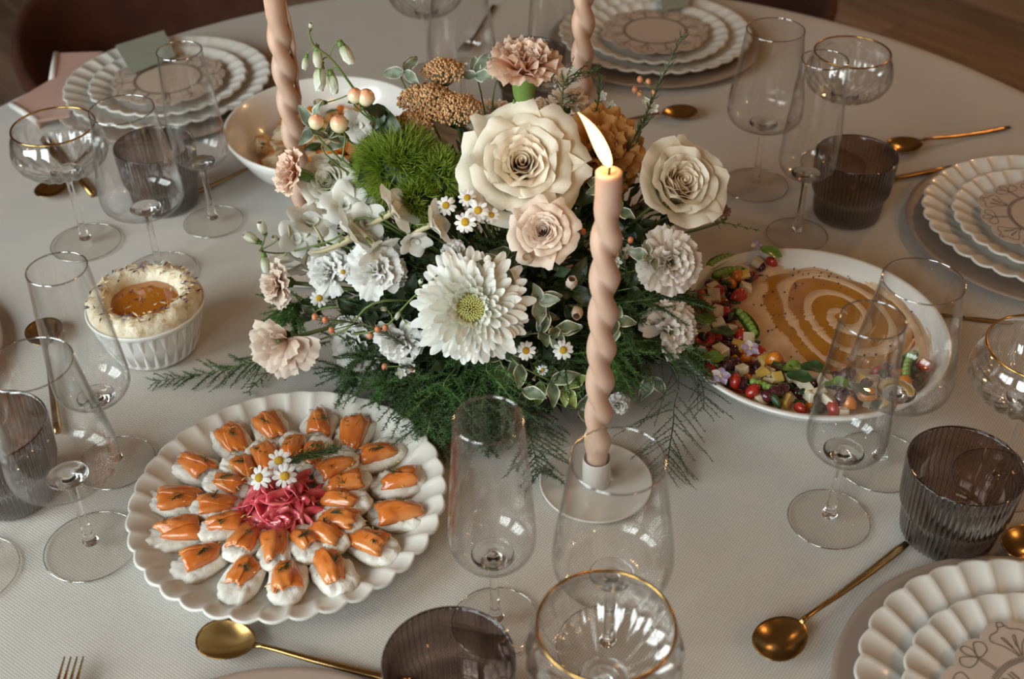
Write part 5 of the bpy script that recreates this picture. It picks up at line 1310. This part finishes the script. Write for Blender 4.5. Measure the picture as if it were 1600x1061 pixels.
for k, (x, y, w_, ps, mt, lab) in enumerate([(890, 148, 62, 0.06, 'pearl_petal', 'pale carnation behind the large ivory rose and orange carnation'), (770, 168, 64, 0.05, 'pearl_petal', 'pale carnation peeking out between yarrow and the ivory rose'),
                                             (848, 168, 60, 0.05, 'pale_peach_petal', 'pale peach carnation peeking over the top of the ivory rose'), (575, 245, 66, 0.03, 'blush_petal', 'blush carnation between the berries and the green moss ball'),
                                             (508, 330, 74, 0.01, 'white_petal', 'white carnation between the lisianthus and larkspur'), (712, 395, 46, 0.03, 'white_petal', 'small white carnation above the chrysanthemum')]):
    p, a, s_ = F(x, y, w_, ps, None, (0, -0.2, 0.4)); carnation(p, a, s_, lab, mt, 30 + k, 'carnations in the bouquet', 0.07, dens=0.85)
for k, (x, y, w_, ax, lab) in enumerate([(826, 405, 46, (-0.2, -0.6, 0.6), 'blush rosebud just below the spray rose'), (893, 442, 44, (0.0, -0.5, 0.8), 'blush rosebud half hidden by the twisted candle'), (902, 488, 46, (-0.1, -0.7, 0.2), 'blush rosebud lowest beside the twisted candle')]):
    p = B(x, y, -0.005); bud(p, ax, psize(p, w_) * 0.8, lab, 'blush_petal', k, 'blush rosebuds', name='rosebud')

# ---------------------------------------------------------------- larkspur
for k, (x, y, w_, ax, ps) in enumerate([(612, 332, 96, (0.75, 0.0, 0.65), -0.012), (548, 372, 100, (0.70, 0.15, 0.55), -0.022), (588, 385, 84, (0.5, -0.55, -0.3), -0.010), (484, 352, 88, (0.25, -0.2, 0.9), -0.012),
                                       (672, 352, 84, (0.85, -0.1, 0.3), -0.008), (474, 412, 74, (-0.15, -0.55, -0.8), -0.010), (538, 322, 84, (0.1, -0.6, 0.8), -0.016), (452, 392, 66, (-0.2, -0.4, -0.8), -0.006), (508, 392, 70, (0.1, -0.7, -0.3), -0.004), (645, 372, 66, (0.3, -0.8, -0.2), 0.004), (462, 372, 70, (0.2, -0.7, 0.5), -0.004), (500, 362, 84, (-0.1, -0.8, 0.3), -0.002), (570, 348, 80, (0.1, -0.8, 0.5), -0.004), (560, 300, 64, (0.2, -0.6, 0.7), -0.002)]):
    p = B(x, y, ps); larkspur(p, ax, psize(p, w_), 'white larkspur floret with a tan spur beside the white carnations', k)
def spike(name, label, stem_pts, buds, mt='bud_petal', rad=0.0014, y=None, push=0.0):
    """one flower stem with its buds as parts"""
    ps = smooth_path(stem_pts, 6); base = ps[0]; loc = [p - base for p in ps]; n = len(ps); t = thing(name, label, 'flower stem', base, group='larkspur and delphinium spikes')
    m = MB(); m.tube(loc, [lerp(rad, rad * 0.5, i / (n - 1)) for i in range(n)], 6); m.build('stem', 'stem_green', t)
    pm = cached(('bud', mt), lambda: petal_mesh('petal', mt, 2.1, 1.25, 42, -38, 0.62, 0.05, 0.30, nu=8, nv=6, full=0.5, rise=-0.9, roll=25)); cm = cached(('calyx', 0.30, 0.5, 5), lambda: _calyx(0.30, 0.5, 5))
    for k, (x, yy, w_, ax) in enumerate(buds):
        p = B(x, yy, push, y); R = psize(p, w_) * 0.72; fm = frame(p - base, ax, k, R)
        c = fm @ Vector((0, 0, -1.1)); q = min(loc[len(loc) // 3:], key=lambda v: (v - c).length)
        m = MB(); m.tube(smooth_path([q, lerp(q, c, 0.6) - Vector(ax).normalized() * 0.003, c], 3), 0.0007, 5); bo = m.build('bud', 'stem_green', t)
        for j in range(5): link('petal', pm, bo, fm @ Matrix.Rotation(2 * PI * j / 5, 4, 'Z') @ Matrix.Scale(0.92 + 0.03 * j, 4))
        link('calyx', cm, bo, fm @ Matrix.Translation((0, 0, -0.8)))
spike('larkspur_spike', 'green larkspur stem reaching out to the outermost white buds', [VC + Vector((-0.02, -0.02, 0.06)), B(590, 345, -0.004), B(520, 375, -0.012), B(445, 395, -0.008), B(405, 392, 0, 0.93)],
      [(393, 372, 40, (-0.7, -0.2, 0.7)), (410, 356, 40, (-0.1, -0.3, 1.0)), (414, 412, 40, (0.1, -0.6, -0.9)), (430, 372, 26, (-0.2, -0.6, 0.6))], y=0.93)
spike('larkspur_spike', 'green larkspur stem with tiny buds arching over beside the chrysanthemum', [VC + Vector((-0.02, -0.03, 0.06)), B(560, 520, -0.004), B(600, 512, -0.014), B(640, 470, -0.02), B(683, 430, -0.02)],
      [(657, 440, 20, (0.3, -0.5, 0.8)), (622, 492, 22, (-0.4, -0.7, -0.4)), (600, 483, 20, (-0.5, -0.6, 0.6)), (662, 482, 18, (0.2, -0.8, -0.9)), (640, 508, 18, (0.8, -0.6, -0.2))], push=-0.022)
spike('larkspur_spike', 'green larkspur stem crossing beneath the white carnations', [VC + Vector((-0.02, -0.03, 0.06)), B(600, 470, -0.01), B(540, 515, -0.018), B(470, 540, -0.012)], [(476, 545, 30, (-0.6, -0.6, -0.2))], push=-0.014)
ys = 1.03
spike('delphinium_spike', 'tall bending delphinium stem with drooping pale buds above the salad bowl', [VC + Vector((-0.02, 0.02, 0.06)), PY(590, 190, ys), PY(556, 143, ys), PY(520, 95, ys), PY(490, 70, ys), PY(482, 45, ys)],
      [(486, 40, 20, (0.1, -0.4, 0.6)), (477, 98, 30, (-0.3, -0.3, -1)), (496, 90, 42, (0.0, -0.4, -1)), (541, 84, 50, (0.5, -0.5, -0.8)), (500, 122, 54, (-0.1, -0.5, -1)), (520, 130, 46, (0.15, -0.4, -1)), (500, 160, 30, (-0.5, -0.5, 0.3))], y=ys, rad=0.0017)
p = B(560, 195, 0.02); larkspur(p, (0, -0.8, 0.3), psize(p, 60), 'white larkspur floret under the hypericum berries', 51)
p = B(885, 128, 0.06); larkspur(p, (0.1, -0.7, 0.8), psize(p, 54), 'pale larkspur floret in front of the far candle', 52)

# ---------------------------------------------------------------- green ball dianthus
def moss_ball(px, py, w_, push, label, n, mt, seed):
    p = B(px, py, push); R = psize(p, w_); t = thing('green_dianthus', label, 'flower', group='green dianthus balls', mw=frame(p, face_axis(p), 0, 1)); r = random.Random(seed); m = MB()
    m.ball((0, 0, -R * 0.15), R * 0.62, 16, 10)
    core = m.build('core', 'dark_leaf', t); m = MB()
    tufts = [(Vector((r.gauss(0, 1), r.gauss(0, 1), abs(r.gauss(0, 1)) * 0.9 - 0.1)).normalized()) for _ in range(int(n / 22))]
    for i in range(n):
        tf = tufts[i % len(tufts)]; d = (tf + Vector((r.gauss(0, 0.20), r.gauss(0, 0.20), r.gauss(0, 0.20)))).normalized(); b = tf * R * 0.5 + d * R * 0.1
        e = d * R * r.uniform(0.80, 1.08) + tf * R * 0.06 + Vector((0, 0, 0)); s_ = d.orthogonal().normalized(); q = d.cross(s_); a = r.uniform(0, 6.28); s_ = (s_ * math.cos(a) + q * math.sin(a)) * 0.00062
        md = lerp(b, e, 0.55) + Vector((r.uniform(-1, 1), r.uniform(-1, 1), r.uniform(-1, 1))) * 0.0015; k = len(m.v)
        m.v += [b - s_, b + s_, md + s_ * 0.8, md - s_ * 0.8, e]; m.face((k, k + 1, k + 2, k + 3)); m.face((k + 3, k + 2, k + 4))
    o = m.build('blades', mt, t, False); o['kind'] = 'stuff'; add_stem(t, 0.04)
moss_ball(625, 262, 150, 0.015, 'bright green mossy dianthus ball beside the ivory rose', 4200, 'moss_blade', 1)
moss_ball(685, 275, 100, 0.03, 'smaller green dianthus ball between the first and the ivory rose', 2400, 'moss_blade', 2)
moss_ball(652, 318, 84, 0.025, 'low green dianthus tuft above the larkspur and chamomile', 1600, 'moss_blade', 3)

# ---------------------------------------------------------------- yarrow
def yarrow(px, py, w_, h_, push, label, seed, y=None, mt='yarrow_floret', n=220):
    p = B(px, py, push, y); R = psize(p, w_); t = thing('yarrow_head', label, 'flower', group='ginger yarrow heads', mw=frame(p, (0, -0.25, 1), 0, 1)); r = random.Random(seed); m = MB(); st = MB()
    for i in range(n):
        u = math.sqrt((i + 0.5) / n); a = i * 2.39996; c = Vector((math.cos(a) * u * R, math.sin(a) * u * R * 0.8, R * h_ * (1 - u * u) + r.uniform(-0.0012, 0.0012)))
        for k in range(3):
            o_ = Vector((r.gauss(0, 1), r.gauss(0, 1), r.gauss(0, 0.6))) * 0.0013; m.ball(c + o_, r.uniform(0.0010, 0.0017), 5, 3)
        if i % 6 == 0: st.tube([c - Vector((0, 0, 0.001)), lerp(c, Vector((0, 0, -R * 0.9)), 0.5) + Vector((0, 0, -0.002)), (0, 0, -R * 0.95)], 0.0005, 4)
    o = m.build('florets', mt, t); o['kind'] = 'stuff'; st.build('branches', 'stem_green', t); add_stem(t, 0.05, 0.0014)
yarrow(692, 112, 66, 0.5, 0.0, 'small ginger yarrow head at the top of the cluster', 1, 1.06, n=130)
yarrow(668, 158, 92, 0.45, 0.0, 'broad ginger yarrow head above the green dianthus', 2, 1.03, n=240)
yarrow(712, 172, 84, 0.45, 0.0, 'ginger yarrow head next to the ivory rose', 3, 1.02, n=210)
yarrow(648, 190, 56, 0.45, 0.0, 'small ginger yarrow head low beside the dark leaf', 4, 1.01, n=120)
yarrow(1126, 330, 30, 0.5, 0.0, 'dry brown flower tuft beside the half-open ivory rose', 5, 1.0, 'dried_brown', 60)

# ---------------------------------------------------------------- hypericum berries
def berries(pts, label, seed, y):
    base = PY(pts[0][0] + 40, pts[0][1] + 60, y); t = thing('hypericum_sprig', label, 'berry sprig', base, group='hypericum sprigs')
    for k, (x, yy, w_) in enumerate(pts):
        p = PY(x, yy, y); R = psize(p, w_); ax = Vector((0.25 * math.sin(k * 2 + seed), -0.35, 1)).normalized(); fm = frame(p - base, ax, 0, R)
        m = MB(); m.lathe([(0.02, -1.05), (0.45, -0.92), (0.82, -0.55), (1.0, 0.0), (0.93, 0.42), (0.68, 0.80), (0.34, 1.03), (0.12, 1.12), (0.02, 1.2)], 20, None, fm); m.build('berry', 'berry', t)
        for q in range(5):
            o = link('sepal', cached('sepal', lambda: petal_mesh('sepal', 'calyx', 1.25, 0.85, 70, 55, 0.8, 0.1, 0.45, nu=6, nv=4, full=0.5, base=0.5)), t, fm @ Matrix.Translation((0, 0, -1.0)) @ Matrix.Rotation(2 * PI * q / 5, 4, 'Z'))
        m = MB(); m.tube(smooth_path([p - base - ax * R, p - base - ax * R * 2.2, Vector((0, 0, 0))], 4), 0.0010, 5); m.build('stalk', 'stem_green', t)
    m = MB(); m.tube(smooth_path([(0, 0, 0), (VC + Vector((-0.02, 0, 0.06)) - base) * 0.5 + Vector((-0.01, 0, 0.02)), VC + Vector((-0.02, 0, 0.06)) - base], 5), 0.0015, 6); m.build('stem', 'stem_green', t)
berries([(572, 153, 28), (555, 150, 25)], 'pair of peach-tipped hypericum berries beside the yarrow', 1, 0.995)
berries([(494, 191, 25), (530, 194, 29)], 'pair of peach-tipped hypericum berries above the lisianthus', 2, 0.985)

# ---------------------------------------------------------------- chamomile
for k, (x, y, ps, w_) in enumerate([(697, 321, -0.012, 33), (727, 347, -0.016, 37), (747, 329, -0.012, 36), (730, 309, -0.006, 30), (768, 336, -0.004, 26), (822, 548, -0.010, 32), (880, 547, -0.014, 34), (536, 425, -0.02, 22), (499, 466, 0.0, 30), (742, 192, 0.01, 28), (632, 215, 0.02, 24), (848, 578, 0.0, 18)]):
    p = B(x, y, ps); lab = ['chamomile flower between the green dianthus and the ivory rose'] * 5 + ['small chamomile flower below the chrysanthemum petals', 'small chamomile flower beside the twisted candle', 'tiny chamomile between two white carnations', 'tiny chamomile under the small white carnation', 'chamomile tucked under the yarrow beside the ivory rose', 'chamomile eye below the broad yarrow head', 'tiny chamomile among the variegated leaves']
    t = chamomile(frame(p, face_axis(p, 1.4, 0.3, (R4.uniform(-0.4, 0.4), 0, R4.uniform(-0.2, 0.4))), k, psize(p, w_) / 0.0118), lab[k], 'chamomile in the bouquet', k + 5); add_stem(t, 0.03, 0.0007)

# ---------------------------------------------------------------- waxflower
needle_sprig([B(985, 260, 0.06), PY(1000, 205, 1.02), PY(1030, 130, 1.02), PY(1066, 56, 1.02)], 'tall waxflower sprig in front of the far plates', 80, 0.012, 1, [(1010, 160, 0), (1020, 168, 0)], [(1000, 124), (1013, 128), (1000, 146), (1022, 144), (992, 140)])
needle_sprig([B(960, 270, 0.06), PY(990, 215, 1.02), PY(1010, 185, 1.02)], 'short dark waxflower sprig beside the orange carnation', 60, 0.011, 2)
needle_sprig([B(920, 200, 0.06), PY(935, 160, 1.04), PY(937, 128, 1.04)], 'short waxflower sprig behind the candle flame', 50, 0.010, 3, [(942, 150, 0), (955, 165, 0), (885, 160, 0)], [])
needle_sprig([B(985, 440, 0.03), B(972, 400, 0.0), B(965, 365, 0.0)], 'waxflower sprig with white flowers beside the twisted candle', 26, 0.009, 4, [(966, 372, 0), (980, 390, 0), (962, 410, 0), (960, 388, 0)], [(985, 375), (964, 396), (978, 400), (911, 362)])
needle_sprig([B(640, 545, 0.0), B(600, 520, -0.012), B(560, 505, -0.014), B(500, 500, -0.01)], 'brownish waxflower sprig running over the lower white carnations', 90, 0.011, 5, [], [(492, 495), (508, 500), (518, 516), (590, 515), (602, 512), (578, 525)])
needle_sprig([B(650, 590, 0.0), B(655, 580, -0.008), B(630, 572, -0.016)], 'small waxflower sprig over the fern above the platter', 30, 0.008, 6, [(626, 582, 0), (640, 575, 0)], [(601, 573), (644, 577)])

# ---------------------------------------------------------------- variegated leaves
SP = [((800, 560), (862, 596), 9, 'pittosporum', 'variegated leaf sprig spilling towards the candle base'), ((840, 590), (882, 606), 8, 'pittosporum_young', 'bright young variegated rosette beside the candle'),
      ((780, 560), (818, 610), 8, 'pittosporum', 'variegated leaf sprig behind the champagne glass rim'), ((850, 500), (868, 515), 8, 'pittosporum', 'variegated leaf sprig below the rosebuds'), ((800, 520), (846, 520), 7, 'pittosporum', 'variegated leaf sprig beside the chrysanthemum petals'),
      ((770, 620), (795, 655), 6, 'pittosporum', 'variegated leaf sprig seen through the champagne glass'), ((800, 390), (785, 420), 6, 'pittosporum', 'dark variegated sprig between spray rose and chrysanthemum'), ((830, 470), (842, 470), 5, 'sage_leaf', 'sage green leaf pair beside the lower rosebud'),
      ((860, 620), (905, 640), 5, 'pittosporum', 'variegated leaf sprig at the candle base'), ((935, 480), (960, 500), 6, 'pittosporum', 'variegated sprig right behind the candle twist'.replace('right ', '')), ((970, 330), (945, 290), 7, 'pittosporum', 'variegated sprig in the shade under the orange carnation'),
      ((1000, 420), (1012, 400), 5, 'sage_leaf', 'grey-green leaf pair beside the upper pearl carnation'), ((1005, 560), (1020, 590), 6, 'pittosporum', 'variegated sprig below the lower pearl carnation'), ((520, 480), (490, 492), 5, 'sage_leaf', 'round grey-green leaf over the lower peach carnation')]
for k, (a, b, n, mt, lab) in enumerate(SP):
    p0 = B(a[0], a[1], 0.015); p1 = B(b[0], b[1], -0.006); sprig([lerp(VC + Vector((0, -0.02, 0.06)), p0, 0.4), p0, p1], lab, mt, n, 0.026 if mt != 'sage_leaf' else 0.022, 0.014, seed=k)
for k, (a, b, n, mt, y, lab) in enumerate([((760, 190), (745, 118), 7, 'sage_leaf', 1.06, 'grey-green leaf sprig behind the yarrow near the peach carnation'), ((770, 185), (782, 112), 6, 'sage_leaf', 1.05, 'grey-green leaf sprig beside the peach carnation stem'), ((640, 150), (632, 112), 4, 'sage_leaf', 1.05, 'grey-green leaf pair in front of the salad bowl rim'),
                                          ((560, 230), (490, 200), 8, 'sage_leaf', 1.0, 'wavy grey-green sprig over the salad bowl'), ((530, 260), (512, 215), 7, 'pittosporum', 0.99, 'variegated sprig rising behind the lisianthus'), ((620, 190), (600, 175), 5, 'dark_leaf', 1.0, 'dark glossy leaves beside the hypericum berries')]):
    sprig([VC + Vector((0, 0.01, 0.07)), PY(a[0], a[1], y), PY(b[0], b[1], y)], lab, mt, n, 0.026, 0.013, seed=k + 40)
for k, (x, y, yy, ex, L) in enumerate([(610, 205, 0.99, 2.3, 0.06), (590, 250, 0.975, 0.6, 0.055)]):
    p = PY(x, y, yy); m = MB(); rows = []
    for i in range(13):
        u = i / 12; w_ = L * 0.42 * math.sin(PI * (0.04 + 0.92 * u)); rows.append([Vector((u * L - L / 2, v * w_ / 2, -0.18 * L * (u - 0.5) ** 2 + 0.18 * abs(v) * w_)) for v in (-1, -0.5, 0, 0.5, 1)])
    m.grid(rows, 12, 4); o = m.build('broad_leaf', 'dark_leaf'); o.matrix_basis = frame(p, (0.3 * (1 if k else -1), -0.7, 0.6), ex); tag(o, ['broad dark green leaf between the berries and yarrow', 'narrow dark leaf pointing over the lisianthus'][k], 'leaf', 'broad dark leaves')

# ---------------------------------------------------------------- ferns
V0 = VC + Vector((0, -0.03, 0.055))
def drop(px, py, z=0.012): return P(px, py, z)
FR = [((575, 575), (545, 600), 'fern', 'dark fern frond under the lower white carnations'), ((620, 590), (590, 620), 'fern_bright', 'bright green fern frond touching the platter rim'), ((650, 600), (640, 650), 'fern', 'dark fern frond hanging beside the platter'),
      ((690, 610), (665, 690), 'fern', 'dark fern frond reaching the cloth by the platter'), ((700, 590), (710, 650), 'fern_bright', 'bright fern frond under the chrysanthemum'), ((740, 600), (740, 690), 'fern', 'dark fern frond behind the champagne glass'),
      ((780, 600), (790, 680), 'fern', 'dark fern frond showing through the champagne glass'), ((810, 620), (842, 740), 'grey_fern', 'grey-green fern tip lying between champagne glass and candle holder'), ((760, 570), (800, 640), 'fern_bright', 'bright fern frond below the chrysanthemum eye'),
      ((600, 560), (560, 560), 'fern', 'dark fern frond behind the lowest white carnation'), ((480, 480), (455, 500), 'fern_bright', 'bright fern tuft beside the drooping peach carnation'), ((880, 560), (915, 610), 'fern', 'dark fern frond beside the candle'), ((960, 500), (990, 560), 'fern', 'dark fern frond between candle and lower pearl carnation'),
      ((1000, 470), (1080, 470), 'fern', 'dark fern frond over the edge of the hummus dish'), ((1000, 530), (1090, 560), 'fern', 'dark fern frond lying on the chopped vegetables'), ((950, 540), (960, 600), 'fern_bright', 'bright fern frond behind the candle twist')]
for k, (a, b, mt, lab) in enumerate(FR):
    e = drop(b[0], b[1], 0.02 if b[1] > 560 and b[0] < 950 else 0.06)
    frond([V0, B(a[0], a[1], 0.012), lerp(B(a[0], a[1], 0.0), e, 0.55) + Vector((0, 0, 0.008)), e], lab, mt, 1.6, 0.048, 0.0072, seed=k)
frond([V0, B(480, 540, 0.0, 0.93), P(410, 560, 0.02), P(340, 580, 0.008), P(244, 596, 0.004)], 'long fern frond trailing over the cloth towards the butter pot', 'fern', 1.0, 0.040, 0.006, seed=60)
frond([B(480, 545, 0.0, 0.91), P(425, 575, 0.012), P(385, 615, 0.004)], 'narrow fern tip lying between the peach carnation and the platter', 'fern', 1.0, 0.012, 0.006, seed=61)
frond([V0, B(1035, 560, 0.0, 0.86), P(1052, 640, 0.03), P(1046, 700, 0.012), P(1040, 735, 0.005)], 'airy grey fern frond hanging over the cloth beside the hummus dish', 'grey_fern', 0.8, 0.055, 0.0045, seed=62)
frond([V0, B(1020, 560, 0.0, 0.87), P(1090, 590, 0.05), P(1100, 640, 0.03)], 'airy fern tip over the rim of the hummus dish', 'grey_fern', 0.7, 0.035, 0.0045, seed=63)
frond([V0, B(1060, 330, 0.02), PY(1120, 345, 0.98), PY(1185, 360, 0.98)], 'thin fern tip poking over the far hummus rim', 'fern', 0.5, 0.010, 0.005, seed=64)
frond([V0, B(870, 200, 0.05), PY(885, 125, 1.08), PY(930, 110, 1.08)], 'thin fern tip crossing the far candle', 'fern', 0.7, 0.03, 0.006, seed=65)
# dark filling greenery inside the bouquet
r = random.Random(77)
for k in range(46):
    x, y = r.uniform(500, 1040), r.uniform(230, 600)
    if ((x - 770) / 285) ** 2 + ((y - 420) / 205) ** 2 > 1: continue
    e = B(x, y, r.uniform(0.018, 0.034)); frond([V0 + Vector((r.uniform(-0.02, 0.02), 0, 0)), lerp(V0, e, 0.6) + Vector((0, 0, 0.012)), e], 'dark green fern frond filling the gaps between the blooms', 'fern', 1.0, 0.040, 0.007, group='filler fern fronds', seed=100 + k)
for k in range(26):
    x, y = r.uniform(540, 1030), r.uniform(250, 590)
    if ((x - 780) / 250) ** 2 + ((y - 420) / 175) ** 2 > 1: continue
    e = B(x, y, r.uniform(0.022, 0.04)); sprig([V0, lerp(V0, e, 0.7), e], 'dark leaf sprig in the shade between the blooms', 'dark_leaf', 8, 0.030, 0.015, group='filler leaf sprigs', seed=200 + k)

# the leafy heart of the bouquet: too dense to count
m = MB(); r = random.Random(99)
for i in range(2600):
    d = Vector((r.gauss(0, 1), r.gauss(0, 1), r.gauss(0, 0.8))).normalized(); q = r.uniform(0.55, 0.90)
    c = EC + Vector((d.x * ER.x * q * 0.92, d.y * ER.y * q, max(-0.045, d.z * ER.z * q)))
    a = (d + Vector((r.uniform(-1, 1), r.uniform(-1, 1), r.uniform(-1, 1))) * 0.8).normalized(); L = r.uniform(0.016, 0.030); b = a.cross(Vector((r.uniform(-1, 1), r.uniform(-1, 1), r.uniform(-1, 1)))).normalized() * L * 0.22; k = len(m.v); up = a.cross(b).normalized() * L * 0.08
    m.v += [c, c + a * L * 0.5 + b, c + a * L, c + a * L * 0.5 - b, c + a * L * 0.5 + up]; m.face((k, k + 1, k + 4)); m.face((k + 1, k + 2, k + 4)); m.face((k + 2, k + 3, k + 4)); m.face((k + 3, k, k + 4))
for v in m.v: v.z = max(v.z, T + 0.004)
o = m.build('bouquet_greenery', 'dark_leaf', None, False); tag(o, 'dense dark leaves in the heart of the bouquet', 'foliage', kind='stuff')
